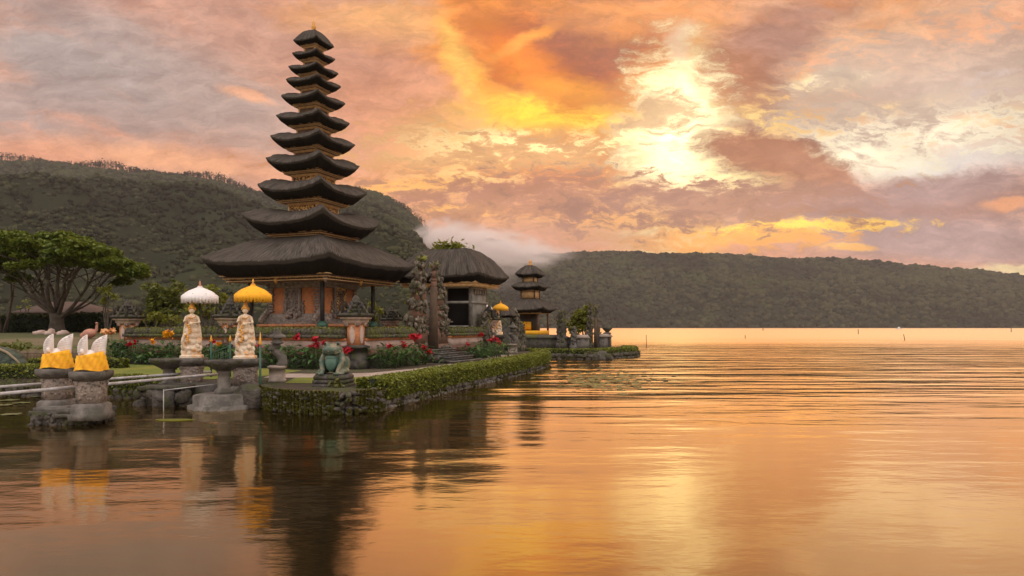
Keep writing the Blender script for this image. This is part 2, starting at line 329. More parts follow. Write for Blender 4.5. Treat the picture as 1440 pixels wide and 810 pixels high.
class MB:
    def __init__(s): s.v = []; s.f = []; s.n = 0; s.uv = None
    def add(s, v_, f_):
        v_ = np.asarray(v_, float).reshape(-1, 3)
        if isinstance(f_, np.ndarray): s.f.append(f_+s.n)
        else:
            by = {}
            for q in f_: by.setdefault(len(q), []).append(q)
            for q in by.values(): s.f.append(np.array(q)+s.n)
        s.v.append(v_); s.n += len(v_); return s
    def box(s, c, d, rz=0, taper=1.0, e=None):
        x, y, z = d[0]/2, d[1]/2, d[2]/2; t = taper
        p = np.array([(-x,-y,-z),(x,-y,-z),(x,y,-z),(-x,y,-z),(-x*t,-y*t,z),(x*t,-y*t,z),(x*t,y*t,z),(-x*t,y*t,z)])
        rot = roteul(*e) if e else rotz(rz)
        return s.add(p@rot.T+np.array(c), [(0,3,2,1),(4,5,6,7),(0,1,5,4),(1,2,6,5),(2,3,7,6),(3,0,4,7)])
    def ell(s, c, r, e=(0,0,0), sub=2, noise=0):
        v_, f_ = ICO[sub]; v_ = v_.copy()
        if noise: v_ = v_*(1+noise*rng.normal(size=(len(v_), 1)))
        return s.add((v_*np.array(r))@roteul(*e).T+np.array(c), f_)
    def tube(s, pts, rad, n=8, cap=True):
        pts = np.asarray(pts, float); rad = np.full(len(pts), rad) if np.isscalar(rad) else rad
        vs = []; ref = None
        for i, p in enumerate(pts):
            t = pts[min(i+1, len(pts)-1)]-pts[max(i-1, 0)]; t = t/(np.linalg.norm(t)+1e-9)
            if ref is None: ref = np.cross(t, (0, 0, 1.) if abs(t[2]) < .9 else (1., 0, 0))
            a = ref-t*np.dot(ref, t); a /= np.linalg.norm(a)+1e-9; b = np.cross(t, a); ref = a
            for k in range(n):
                th = 2*PI*k/n; vs.append(p+rad[i]*(a*math.cos(th)+b*math.sin(th)))
        fs = [(i*n+k, i*n+(k+1) % n, (i+1)*n+(k+1) % n, (i+1)*n+k) for i in range(len(pts)-1) for k in range(n)]
        if cap: fs += [tuple(range(n))[::-1], tuple((len(pts)-1)*n+k for k in range(n))]
        return s.add(vs, fs)
    def lathe(s, prof, c=(0,0,0), n=20, sx=1, sy=1, ph=0, rz=0):
        vs = []
        for r, z in prof:
            for k in range(n):
                th = 2*PI*k/n+ph; vs.append((r*math.cos(th)*sx, r*math.sin(th)*sy, z))
        m = len(prof)
        fs = [(i*n+k, i*n+(k+1) % n, (i+1)*n+(k+1) % n, (i+1)*n+k) for i in range(m-1) for k in range(n)]
        fs += [tuple(range(n))[::-1], tuple((m-1)*n+k for k in range(n))]
        return s.add(np.array(vs)@rotz(rz).T+np.array(c), fs)
    def stack(s, prof, c=(0,0,0), sx=1, sy=1):      # square lathe
        return s.lathe([(h*2**.5, z) for h, z in prof], c, 4, sx, sy, PI/4)
    def leaves(s, cen, size, up=.3, asp=1.7, var=.4):
        cen = np.asarray(cen, float); n = len(cen)
        if n == 0: return s
        d = rng.normal(size=(n, 3)); d[:, 2] *= .6; d /= np.linalg.norm(d, axis=1)[:, None]
        nn = rng.normal(size=(n, 3)); nn[:, 2] = abs(nn[:, 2])+up*2; b = np.cross(nn, d); b /= np.linalg.norm(b, axis=1)[:, None]+1e-9
        sz = size*(1+var*rng.uniform(-1, 1, (n, 1))); up_ = np.cross(d, b)*sz*.15
        p = np.stack([cen-d*sz*asp/2, cen+b*sz/2+up_, cen+d*sz*asp/2, cen-b*sz/2+up_], 1).reshape(-1, 3)
        return s.add(p, np.arange(4*n).reshape(n, 4))
    def rock(s, c, r, sub=1, rough=.16):
        v_, f_ = ICO[sub]; ph = rng.uniform(0, 6, 3); k = 1+rough*(np.sin(v_@np.array([2.1,1.3,2.7])+ph[0])+np.sin(v_@np.array([-1.7,3.1,.8])*1.4+ph[1]))
        v_ = np.sign(v_)*np.abs(v_)**.75*k[:, None]
        return s.add((v_*np.array(r))@rotz(rng.uniform(-.4, .4)).T+np.array(c), f_)
    def build(s, name, mat, parent=None, smooth=False, mods=None, matrix=None):
        me = bpy.data.meshes.new(name); V_ = np.concatenate(s.v) if s.v else np.zeros((0, 3))
        me.vertices.add(len(V_)); me.vertices.foreach_set('co', V_.astype(np.float32).ravel())
        loops = np.concatenate([q.ravel() for q in s.f]); starts = []; o = 0
        for q in s.f:
            starts.append(o+np.arange(len(q))*q.shape[1]); o += q.size
        starts = np.concatenate(starts)
        me.loops.add(len(loops)); me.loops.foreach_set('vertex_index', loops.astype(np.int32))
        me.polygons.add(len(starts)); me.polygons.foreach_set('loop_start', starts.astype(np.int32))
        me.update(calc_edges=True)
        if smooth: me.polygons.foreach_set('use_smooth', np.ones(len(starts), bool))
        if s.uv is not None:
            lay = me.uv_layers.new(name='UVMap'); lay.data.foreach_set('uv', np.concatenate(s.uv)[loops].astype(np.float32).ravel())
        me.materials.append(MT[mat] if isinstance(mat, str) else mat)
        ob = bpy.data.objects.new(name, me); COL.objects.link(ob)
        if parent is not None: ob.parent = parent
        if mods:                                   # (voxel, smooth iterations): weld the forms into one skin
            a = ob.modifiers.new('weld', 'REMESH'); a.mode = 'VOXEL'; a.voxel_size = mods[0]; a.use_smooth_shade = True
            b = ob.modifiers.new('relax', 'SMOOTH'); b.iterations = mods[1]; b.factor = .5
        return ob
def tag(o, label=None, cat=None, group=None, kind=None):
    if label: o['label'] = label
    if cat: o['category'] = cat
    if group: o['group'] = group
    if kind: o['kind'] = kind
    return o
def thing(name, label, cat, loc=(0, 0, 0), rz=0, group=None):
    o = bpy.data.objects.new(name, None); COL.objects.link(o); o.location = loc; o.rotation_euler = (0, 0, rz); o.empty_display_size = .3
    return tag(o, label, cat, group)
def place(o, loc, rz=0): o.location = loc; o.rotation_euler = (0, 0, rz); return o
def copy_tree(o, parent=None):
    c = o.copy(); COL.objects.link(c); c.parent = parent
    for ch in list(o.children): copy_tree(ch, c)
    return c
def at(px, py, z):                      # the point at height z seen at a pixel of the survey photo
    Y = (EYE-z)*F/(py-HZ); return np.array([(px-720)*Y/F, Y, z])
def X_(px, Y): return (px-720)*Y/F
def Z_(py, Y): return EYE+(HZ-py)*Y/F
def smooth01(x): x = np.clip(x, 0, 1); return x*x*(3-2*x)
def fbm(x, y, f, oct=4, seed=0.0):
    s = 0; a = 1; tot = 0
    for i in range(oct):
        s += a*mnoise.noise(Vector((x*f+seed, y*f-seed, seed*1.7+i*9.1))); tot += a; a *= .5; f *= 2.1
    return s/tot
def resample(pts, step):
    pts = np.asarray(pts, float); d = np.r_[0, np.cumsum(np.linalg.norm(np.diff(pts, axis=0), axis=1))]
    n = max(2, int(d[-1]/step)+1); t = np.linspace(0, d[-1], n)
    return np.stack([np.interp(t, d, pts[:, i]) for i in range(pts.shape[1])], 1)
def normals2(p):
    t = np.gradient(p[:, :2], axis=0); t /= np.linalg.norm(t, axis=1)[:, None]+1e-9
    return np.stack([t[:, 1], -t[:, 0]], 1)     # to the right of travel

# ------------------------------------------------------------------ water
def watermat():
    m = newmat('lake_water'); k = NB(m); k.n.remove(k.b)
    pos = k.new('ShaderNodeNewGeometry').outputs['Position']
    sp = k.new('ShaderNodeSeparateXYZ'); k.l.new(pos, sp.inputs[0])
    n1 = k.noise(k.scale(pos, (.10, .42, 1)), 1, 3, .5)       # long ripples running with the shore
    n2 = k.noise(k.scale(pos, (.7, 2.0, 1)), 1, 3, .5)
    n3 = k.noise(k.scale(pos, (.05, .14, 1)), 1, 3, .5)
    wob = k.new('ShaderNodeMath', operation='MULTIPLY_ADD'); k.l.new(k.noise(k.scale(pos, (.012, .03, 1)), 1, 4, .6), wob.inputs[0]); wob.inputs[1].default_value = 130; k.l.new(sp.outputs[1], wob.inputs[2])
    far = k.ramp(wob.outputs[0], 115, 190)
    n4 = k.noise(k.scale(pos, (.45, .9, 1)), 1, 5, .6)
    def mul(a, b):
        n = k.new('ShaderNodeMath', operation='MULTIPLY')
        for i, x in enumerate((a, b)):
            if isinstance(x, bpy.types.NodeSocket): k.l.new(x, n.inputs[i])
            else: n.inputs[i].default_value = x
        return n.outputs[0]
    def add(a, b):
        n = k.new('ShaderNodeMath', operation='ADD'); k.l.new(a, n.inputs[0]); k.l.new(b, n.inputs[1]); return n.outputs[0]
    mid = k.ramp(sp.outputs[1], 15, 30)
    amp1 = k.new('ShaderNodeMapRange'); k.l.new(sp.outputs[1], amp1.inputs[0]); amp1.inputs[1].default_value = 10; amp1.inputs[2].default_value = 34; amp1.inputs[3].default_value = .016; amp1.inputs[4].default_value = .42
    amp2 = k.new('ShaderNodeMapRange'); k.l.new(sp.outputs[1], amp2.inputs[0]); amp2.inputs[1].default_value = 6; amp2.inputs[2].default_value = 36; amp2.inputs[3].default_value = .0045; amp2.inputs[4].default_value = .024
    h = add(mul(n1, amp1.outputs[0]), mul(n2, amp2.outputs[0]))
    h = add(add(h, mul(n3, .05)), mul(n4, .013))
    bn = k.new('ShaderNodeBump'); bn.inputs['Strength'].default_value = 1; bn.inputs['Distance'].default_value = 1; k.l.new(h, bn.inputs['Height'])
    gl = k.new('ShaderNodeBsdfGlossy'); gl.inputs['Color'].default_value = (1, .82, .58, 1)
    rr = k.new('ShaderNodeMapRange'); k.l.new(far, rr.inputs[0]); rr.inputs[3].default_value = .09; rr.inputs[4].default_value = .38
    k.l.new(rr.outputs[0], gl.inputs['Roughness']); k.l.new(bn.outputs[0], gl.inputs['Normal'])
    df = k.new('ShaderNodeBsdfDiffuse'); df.inputs['Color'].default_value = (.009, .009, .004, 1)
    lw = k.new('ShaderNodeLayerWeight'); lw.inputs['Blend'].default_value = .5
    pw_ = k.new('ShaderNodeMath', operation='POWER'); k.l.new(lw.outputs['Facing'], pw_.inputs[0]); pw_.inputs[1].default_value = 2.75
    fr = k.new('ShaderNodeMath', operation='MULTIPLY_ADD'); k.l.new(pw_.outputs[0], fr.inputs[0]); fr.inputs[1].default_value = .97; fr.inputs[2].default_value = .02
    x = k.new('ShaderNodeMixShader'); k.l.new(fr.outputs[0], x.inputs[0]); k.l.new(df.outputs[0], x.inputs[1]); k.l.new(gl.outputs[0], x.inputs[2])
    k.l.new(x.outputs[0], k.n['Material Output'].inputs[0]); return m
b = MB(); b.add([(-4000, -300, 0), (4000, -300, 0), (4000, 5000, 0), (-4000, 5000, 0)], [(0, 1, 2, 3)])
tag(b.build('water', watermat()), kind='structure')

# ------------------------------------------------------------------ mountains
def mountmat(name, a, b_, c):
    m = newmat(name); k = NB(m); o = k.new('ShaderNodeTexCoord').outputs['Object']
    n1 = k.noise(o, .006, 6, .65); n2 = k.noise(o, .05, 5, .7)
    col = k.mix(k.ramp(n2, .3, .7), c4(a), c4(b_)); col = k.mix(k.ramp(n1, .52, .66), col, c4(c))
    k.l.new(col, k.b.inputs['Base Color']); k.b.inputs['Roughness'].default_value = 1; k.b.inputs['Specular IOR Level'].default_value = 0; return m
MT['mount'] = mountmat('forest_slope', (.014, .017, .010), (.028, .030, .018), (.036, .042, .020))
def crownmat():
    m = newmat('forest_crowns'); k = NB(m); o = k.new('ShaderNodeTexCoord').outputs['Object']
    isl = k.new('ShaderNodeNewGeometry').outputs['Random Per Island']
    col = k.mix(isl, (.010, .013, .008, 1), (.066, .066, .034, 1)); col = k.mix(k.ramp(k.noise(o, .010, 6, .7), .50, .68), col, (.056, .064, .028, 1)); col = k.mix(k.ramp(k.noise(o, .004, 5, .6), .52, .60), col, k.mix(.6, col, (.012, .012, .010, 1)))
    k.l.new(col, k.b.inputs['Base Color']); k.b.inputs['Roughness'].default_value = 1; k.b.inputs['Specular IOR Level'].default_value = 0; return m
MT['crown'] = crownmat()
def mountain(name, ridge, y0, y1, pw, seed, ravine, ntree, tsize, us):
    rp = np.array(ridge, float); ru = (rp[:, 0]-720)/F; rv = (HZ-rp[:, 1])/F
    nu, nt_ = us[2], 44
    U = np.linspace(us[0], us[1], nu); T = np.r_[np.linspace(0, 1, nt_), 1.15, 1.3]
    def height(u_, t_):
        rz = np.interp(u_, ru, rv)*y1
        Y = y0+(y1-y0)*t_; X = u_*Y
        g = (.65-1.6*abs(fbm(X, Y*.22, .0040, 4, seed)))*ravine*.8+fbm(X, Y, .012, 3, seed+5)*ravine*.22; rz *= 1+.014*fbm(X, 0, .02, 3, seed+1)
        e = smooth01(t_/.15)*(1 if t_ <= 1 else 1)
        z = rz*(t_**pw if t_ <= 1 else 1-(t_-1)*1.6) + g*e*math.sin(PI*min(t_, 1))*(1.03-min(t_, 1))**1.2*1.9*min(1, max(0, rz-(150 if y1 < 1500 else 40))/130)
        if t_ > .93: z -= 0
        return X, Y, max(z, -3)
    vs = np.array([height(u_, t_) for t_ in T for u_ in U]); vs[:nu, 2] = -2
    idx = np.arange(len(T)*nu).reshape(len(T), nu)
    fs = np.stack([idx[:-1, :-1], idx[:-1, 1:], idx[1:, 1:], idx[1:, :-1]], -1).reshape(-1, 4)
    b = MB().add(vs, fs); tag(b.build(name, 'mount', smooth=True), kind='structure')
    v0, f0 = ICO[0]; cs = []; rs = []
    r_ = np.random.default_rng(int(seed*10)+3)
    for i in range(ntree):
        u_ = r_.uniform(us[0]+.01, us[1]-.01); t_ = r_.uniform(0, 1)**.9
        if r_.random() < .12: t_ = r_.uniform(.985, 1.0)
        p = height(u_, t_); sz = tsize*r_.uniform(.4, 1.2)**1.0*(1.5 if r_.random() < .08 else 1)*(.12+.88*p[1]/y1)
        cs.append((p[0], p[1], p[2]+sz*.25)); rs.append(sz)
    cs = np.array(cs); rs = np.array(rs)[:, None, None]
    jit = 1+.25*r_.uniform(-1, 1, (len(cs), 12, 1))
    V_ = cs[:, None]+v0[None]*jit*rs*np.array([1, 1, .9])
    FF = f0[None]+(np.arange(len(cs))*12)[:, None, None]
    tag(MB().add(V_.reshape(-1, 3), FF.reshape(-1, 3)).build('forest', 'crown'), kind='stuff')
    return height
ridgeL = [(-700, 262), (-300, 240), (-60, 231), (0, 228), (60, 229), (130, 236), (180, 244), (215, 243), (260, 249), (310, 256), (350, 270), (400, 280), (450, 277), (500, 270), (530, 273), (550, 283), (572, 298), (592, 316), (610, 336), (632, 356), (655, 370), (680, 388), (700, 412), (714, 450)]
hL = mountain('mountain', ridgeL, 260, 1350, 1.38, 3.3, 120, 46000, 4.6, (-1.45, .0, 210))
ridgeR = [(500, 352), (560, 348), (620, 350), (660, 345), (690, 337), (712, 345), (730, 358), (770, 360), (820, 357), (870, 356), (930, 359), (1000, 359), (1060, 362), (1110, 366), (1180, 366), (1230, 370), (1290, 376), (1340, 380), (1380, 382), (1420, 388), (1450, 392), (1700, 400), (2200, 410)]
hR = mountain('hills', ridgeR, 1380, 1800, .85, 8.1, 42, 22000, 7.2, (-.2, 1.3, 260))
# bare-stemmed trees along the left ridge line
bt = MB(); bc = []
for i in range(800):
    u_ = rng.uniform((-60-720)/F, (606-720)/F) if i > 60 else rng.uniform((180-720)/F, (350-720)/F); t_ = rng.uniform(.995, 1.0); p = np.array(hL(u_, t_)); h = rng.uniform(11, 20)*(.8+.35*math.sin(u_*40))
    h = max(h, 6); bt.tube([p, p+(0, 0, h)], .35, 4)
    for j in range(8): bc.append(p+(rng.normal()*h*.14, rng.normal()*2, h*(.72+.16*rng.normal())))
bt.leaves(bc, 2.3, .5, 1.3)
tag(bt.build('ridge_trees', surf('ridge_tree', (.035, .035, .02), (.05, .045, .025), 1, .9, 0)), kind='stuff')

# ------------------------------------------------------------------ mist lying between the mountains
def mistmat(name, dens, col, sc):
    m = newmat(name); k = NB(m); k.n.remove(k.b)
    o = k.new('ShaderNodeTexCoord').outputs['Object']; g = k.new('ShaderNodeTexCoord').outputs['Object']
    n = k.noise(o, sc, 5, .6)
    vol = k.new('ShaderNodeVolumePrincipled'); vol.inputs['Color'].default_value = c4(col); vol.inputs['Anisotropy'].default_value = 0
    ln = k.new('ShaderNodeVectorMath', operation='LENGTH'); k.l.new(o, ln.inputs[0])
    e = k.new('ShaderNodeMapRange'); k.l.new(ln.outputs['Value'], e.inputs[0]); e.inputs[1].default_value = 1.0; e.inputs[2].default_value = .25
    sb = k.new('ShaderNodeMath', operation='SUBTRACT'); k.l.new(k.ramp(n, .30, .68), sb.inputs[0]); sb.inputs[1].default_value = .25
    ad = k.new('ShaderNodeMath', operation='MULTIPLY'); k.l.new(e.outputs[0], ad.inputs[0]); k.l.new(sb.outputs[0], ad.inputs[1])
    mx = k.new('ShaderNodeMath', operation='MAXIMUM'); k.l.new(ad.outputs[0], mx.inputs[0]); mx.inputs[1].default_value = 0
    mu = k.new('ShaderNodeMath', operation='MULTIPLY'); k.l.new(mx.outputs[0], mu.inputs[0]); mu.inputs[1].default_value = dens
    k.l.new(mu.outputs[0], vol.inputs['Density']); k.l.new(vol.outputs[0], k.n['Material Output'].inputs['Volume']); return m
def mist(px, py, Y, rx, ry, rz, dens, tilt=0, sc=2.2):
    b = MB(); b.ell((0, 0, 0), (1, 1, 1), sub=2); o = b.build('mist', mistmat('mist', dens, (.98, .93, .91), sc)); tag(o, kind='stuff')
    o.location = (X_(px, Y), Y, Z_(py, Y)); o.scale = (rx, ry, rz); o.rotation_euler = (0, R(tilt), 0)
mist(606, 346, 900, 60, 40, 34, .17, -30, 3.0)
mist(640, 345, 1100, 80, 60, 38, .10, -10, 3.0)
mist(690, 352, 1180, 130, 90, 42, .09, 6, 3.2)
mist(650, 392, 1150, 110, 70, 40, .025, 0)
mist(548, 356, 1000, 70, 50, 26, .08, -10)
mist(730, 356, 1250, 120, 60, 26, .06, 0)
# the evening air over the lake
def hazebox():
    m = newmat('air'); k = NB(m); k.n.remove(k.b); vol = k.new('ShaderNodeVolumePrincipled')
    vol.inputs['Color'].default_value = (.90, .86, .86, 1); vol.inputs['Density'].default_value = .00009; vol.inputs['Anisotropy'].default_value = .15
    k.l.new(vol.outputs[0], k.n['Material Output'].inputs['Volume'])
    b = MB(); b.box((0, 1000, 199), (6400, 2200, 402)); tag(b.build('haze', m), kind='stuff')
hazebox()

# ------------------------------------------------------------------ land
def prism(poly, z0, z1, name, mat, **kw):
    n = len(poly); vs = [(p[0], p[1], z0) for p in poly]+[(p[0], p[1], z1) for p in poly]
    b = MB().add(vs, [tuple(range(n))[::-1], tuple(range(n, 2*n))]+[(i, (i+1) % n, n+(i+1) % n, n+i) for i in range(n)])
    return tag(b.build(name, mat), kind='structure', **kw)
shore_left = [(-60, 20.5), (-30, 20.2), (-14.4, 19.9), (-10.6, 19.3), (-8.6, 18.9), (-6.9, 18.6)]
shore_rock = [(-6.45, 17.9), (-6.1, 17.1), (-5.5, 16.3), (-4.7, 15.85), (-3.75, 15.75), (-3.35, 16.3)]
shore_hedge = [(-3.3, 16.6), (-3.0, 17.9), (-2.5, 19.6), (-2.1, 21.0), (-1.3, 23.6), (-.5, 26.2), (.25, 28.8), (.95, 31.4), (1.45, 33.6), (1.7, 35.6), (1.75, 37.4), (1.6, 39)]
LAND = shore_left+shore_rock+shore_hedge+[(1.4, 42.5), (-1.5, 44.5), (-4, 47), (-9, 52), (-14, 62), (-20, 85), (-60, 95)]
prism(LAND, -1.5, .5, 'ground', 'soil')
# lawns and path laid over it, a few millimetres apart
lawn1 = [(-40, 20.9), (-14.4, 20.6), (-10.4, 19.95), (-8.6, 19.5), (-7.5, 21), (-7.2, 23.5), (-9.6, 25.2), (-13, 27), (-16.8, 27.6), (-40, 28)]
def sheet(poly, z, name, mat):
    b = MB().add([(p[0], p[1], z) for p in poly], [tuple(range(len(poly)))]); return tag(b.build(name, mat), kind='structure')
sheet(lawn1, .508, 'lawn', 'lawn')
lawn2 = [(-6.1, 18.3), (-4.2, 17.9), (-3.35, 18.2), (-2.6, 20.2), (-1.75, 23.2), (-.95, 25.8), (-.2, 28.6), (.4, 31), (.7, 33.2), (.15, 33.4), (-.5, 30.4), (-1.4, 27), (-2.3, 24), (-3.4, 21.6), (-4.6, 20.4), (-6.4, 20.2)]
sheet(lawn2, .508, 'lawn', 'lawn')
path = [(-7.4, 20.3), (-6.4, 20.22), (-4.6, 20.42), (-3.4, 21.62), (-2.3, 24.02), (-1.4, 27.02), (-.5, 30.42), (.15, 33.42), (.3, 37), (-.9, 37), (-1.1, 34), (-1.6, 31), (-2.6, 27.6), (-3.5, 24.6), (-4.6, 22.4), (-5.6, 21.9), (-7.4, 22)]
sheet(path, .504, 'path', 'paving')
# the garden behind climbs gently away from the water
gx = np.linspace(0, 1, 60); gy = np.linspace(26.5, 95, 50); vs = []
for Y in gy:
    xr = -.455*Y if Y > 30 else -13.6
    for a in gx:
        X = -90+(xr+90)*a; vs.append((X, Y, .47+1.12*float(smooth01((Y-27)/20))+.10*fbm(X, Y, .2, 3, 2)*float(smooth01((Y-28)/6))))
idx = np.arange(3000).reshape(50, 60); fs = np.stack([idx[:-1, :-1], idx[:-1, 1:], idx[1:, 1:], idx[1:, :-1]], -1).reshape(-1, 4)
tag(MB().add(vs, fs).build('garden', 'garden', smooth=True), kind='structure')
def gz(Y): return .47+1.12*float(smooth01((Y-27)/20))
ISLET = [(-2, 43.2), (1.5, 42.6), (3.2, 42.4), (5.3, 42.0), (6.6, 44.2), (8.0, 45.6), (8.7, 47.4), (8.6, 50.5), (7, 55), (2, 57), (-3, 55), (-4, 48)]
prism(ISLET, -1.5, .48, 'islet', 'soil')

# ------------------------------------------------------------------ hedges and stone edging
def hedge(name, label, line, z0, z1, w, leaf, nd, lmat, cmat='core', bulge=.12, group=None, loc_z=0):
    p = resample(line, .25); nrm = normals2(p); o0 = np.array([p[len(p)//2][0], p[len(p)//2][1], 0])
    t = thing(name, label, 'hedge', tuple(o0), group=group)
    prof = []
    for k in range(14):
        a = 2*PI*k/14; x = math.copysign(abs(math.cos(a))**.45, math.cos(a))*w/2; z = (z0+z1)/2+math.copysign(abs(math.sin(a))**.45, math.sin(a))*(z1-z0)/2
        prof.append((x, z))
    vs = []; 
    for i, q in enumerate(p):
        for (x, z) in prof:
            j = 1+bulge*fbm(q[0], q[1]+z*2+x, 1.3, 2, 4)
            vs.append((q[0]-o0[0]+nrm[i, 0]*x*j, q[1]-o0[1]+nrm[i, 1]*x*j, z0+(z-z0)*(1+.5*bulge*fbm(q[0], q[1], .9, 2, 1))))
    n = 14; m = len(p); vs = np.array(vs)
    fs = [(i*n+k, i*n+(k+1) % n, (i+1)*n+(k+1) % n, (i+1)*n+k) for i in range(m-1) for k in range(n)]+[tuple(range(n))[::-1], tuple((m-1)*n+k for k in range(n))]
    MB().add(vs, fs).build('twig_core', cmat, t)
    G = vs.reshape(m, n, 3); cnt = int(nd*m*.25)
    i = rng.integers(0, m-1, cnt); k = rng.integers(0, n, cnt); a = rng.random((cnt, 1)); c = rng.random((cnt, 1))
    q = (G[i, k]*(1-a)+G[i+1, k]*a)*(1-c)+(G[i, (k+1) % n]*(1-a)+G[i+1, (k+1) % n]*a)*c
    e = rng.integers(0, 2, cnt//12)*(m-1); cc = G[e].mean(1); kk = rng.integers(0, n, len(e)); rr = rng.random((len(e), 1))**.5
    q = np.r_[q, cc*(1-rr)+G[e, kk]*rr]; q += rng.normal(size=q.shape)*leaf*.45
    MB().leaves(q, leaf, .5).build('foliage', lmat, t)
    return t
hedge('clipped_hedge', 'lower clipped hedge at the water edge before the bright lawn', [(-12.0, 19.75), (-10.6, 19.45), (-8.9, 19.1)], .05, .60, .7, .05, 2600, 'l_hedge')
lh = [(-24, 20.55), (-14.5, 20.3), (-12.2, 20.0)]
hedge('clipped_hedge', 'long clipped hedge at the water edge behind the left railings and winged statues', lh, .12, .86, .75, .05, 2600, 'l_hedge')
rh = [(x-.12, y+.1) for x, y in shore_hedge]
hedge('clipped_hedge', 'low clipped bright green hedge bordering the shore right of the frog statue', rh, .22, .72, .85, .05, 3400, 'l_hedge')
ih = [(-.8, 43.2), (1.5, 42.9), (3.2, 42.7), (5.2, 42.4), (6.5, 44.5), (7.8, 45.8), (8.4, 47.4), (8.3, 50)]
hedge('clipped_hedge', 'dark shore hedge round the islet of the three tiered shrine', ih, .12, .62, .7, .07, 900, 'l_hedge')
hedge('garden_hedge', 'dark tall hedge left of the garden house at the left edge', [(-46, 52), (-40, 52), (-34.8, 52)], 1.5, 2.85, 1.4, .16, 520, 'l_dark')
hedge('garden_hedge', 'dark rounded hedge right of the big tree before the brown roof', [(-32.6, 50), (-30, 50.3), (-27, 50.6), (-25.4, 50.4)], 1.5, 2.95, 1.4, .16, 620, 'l_dark')
hedge('garden_hedge', 'low strip of clipped hedge behind the two winged statues', [(-24, 25.2), (-18, 25.2), (-14.2, 25.0)], .5, .82, .5, .06, 900, 'l_hedge')

def stonework(name, label, line, z0, z1, rmin, rmax, rows, mat='stone', moss=0, depth=.0):
    p = resample(line, .1); nrm = normals2(p); o0 = np.array([p[len(p)//2][0], p[len(p)//2][1], 0]); Lg = len(p)*.1
    t = thing(name, label, 'retaining wall', tuple(o0)); b = MB()
    for r_ in range(rows):
        s = 0; h = (z1-z0)/rows
        while s < Lg:
            w = rng.uniform(rmin, rmax); i = min(len(p)-1, int((s+w/2)/.1)); q = p[i]
            ang = math.atan2(nrm[i, 0], -nrm[i, 1]); zc = z0+h*(r_+.5)+rng.uniform(-.03, .03)
            v_, f_ = ICO[1]; ph = rng.uniform(0, 6, 2); kk = 1+.13*(np.sin(v_@np.array([2.1,1.3,2.7])+ph[0])+np.sin(v_@np.array([-2.7,3.1,.8])+ph[1]))
            vv = np.sign(v_)*np.abs(v_)**.7*kk[:, None]*np.array([w*.53, rng.uniform(.12, .2), h*.56])
            b.add(vv@rotz(ang).T+np.array([q[0]-o0[0]+nrm[i, 0]*.06, q[1]-o0[1]+nrm[i, 1]*.06, zc]), f_); s += w
    b.build('stones', mat, t)
    if moss:
        n = int(moss*Lg); i = rng.integers(0, len(p), n); z = rng.uniform(z0+.12, z1+.03, n)
        cl = np.array([fbm(p[a][0], p[a][1]+c*3, 1.6, 3, 5) for a, c in zip(i, z)])
        k = cl > (-.02 if moss < 5000 else -.16)
        q = np.stack([p[i, 0]-o0[0]+nrm[i, 0]*(.17+.05*rng.random(n)), p[i, 1]-o0[1]+nrm[i, 1]*(.17+.05*rng.random(n)), z], 1)[k]
        MB().leaves(q, .05, .6).build('moss', 'moss', t)
    return t
stonework('retaining_wall', 'rounded mossy rubble wall of dark stones in the water below the frog statue', shore_rock+[shore_hedge[0]], -.12, .5, .07, .19, 6, 'dstone', 9000)
stonework('retaining_wall', 'low line of pale water worn stones under the bright green shore hedge', shore_hedge, -.12, .26, .12, .3, 2, 'stone', 300)
stonework('retaining_wall', 'rough dark stone edging of the islet in front of the three tiered shrine', ISLET[:9], -.12, .34, .25, .5, 2, 'dstone', 250)
stonework('retaining_wall', 'dark stone edging half hidden under the long hedge on the left', shore_left[1:], -.12, .3, .14, .34, 2, 'dstone', 300)

# ------------------------------------------------------------------ thatched roofs
def thatch(t, name, a, b_, a0, b0, ze, H, lift, drop, inset, jit=.012, power=1.5, n=22):
    """square puffed thatch: eave half sizes a,b at height ze, top half sizes a0,b0 at ze+H; bevelled underside"""
    m = MB(); rings = []; uvs = []
    per = []
    for side in range(4):
        for i in range(n):
            w = -1+2*i/n; w = math.sin(w*PI/2)*.35+w*.65
            per.append([(w, -1), (1, w), (-w, 1), (-1, -w)][side]+(abs(w),))
    def ring(ha, hb, zf, lf, rnd, vv):
        pts = []
        for j, (x, y, w) in enumerate(per):
            k = 1-rnd*w**8
            z = zf+lf*w**2.6
            pts.append((x*ha*k, y*hb*k, z))
        rings.append(pts)
        s = 2*(ha+hb); uvs.append([((j/len(per))*8*max(a, b_), vv) for j in range(len(per))])
    K = 12
    for i in range(K+1):
        s = i/K; ha = a0+(a-a0)*s; hb = b0+(b_-b0)*s
        ring(ha, hb, ze+H*(1-s**power), lift*s**.75*1.25 if s > 0 else 0, .03, s*a)
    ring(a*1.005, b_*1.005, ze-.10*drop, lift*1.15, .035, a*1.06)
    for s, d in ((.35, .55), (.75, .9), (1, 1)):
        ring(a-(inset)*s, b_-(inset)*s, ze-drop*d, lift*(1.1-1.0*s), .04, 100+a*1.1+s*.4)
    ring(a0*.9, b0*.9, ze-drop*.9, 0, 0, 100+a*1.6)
    V_ = np.array(rings).reshape(-1, 3); m_ = len(per)
    V_ += rng.normal(size=V_.shape)*jit*1.3; V_[len(per)*(K-1):len(per)*(K+3), 2] += rng.normal(size=len(per)*4)*jit*1.2
    fs = [(i*m_+k, (i+1)*m_+k, (i+1)*m_+(k+1) % m_, i*m_+(k+1) % m_) for i in range(len(rings)-1) for k in range(m_)]
    fs += [tuple(range(m_)), tuple((len(rings)-1)*m_+k for k in range(m_))[::-1]]
    m.add(V_, fs); m.uv = [np.array(uvs).reshape(-1, 2)]
    return m.build(name, 'thatch', t, smooth=True)

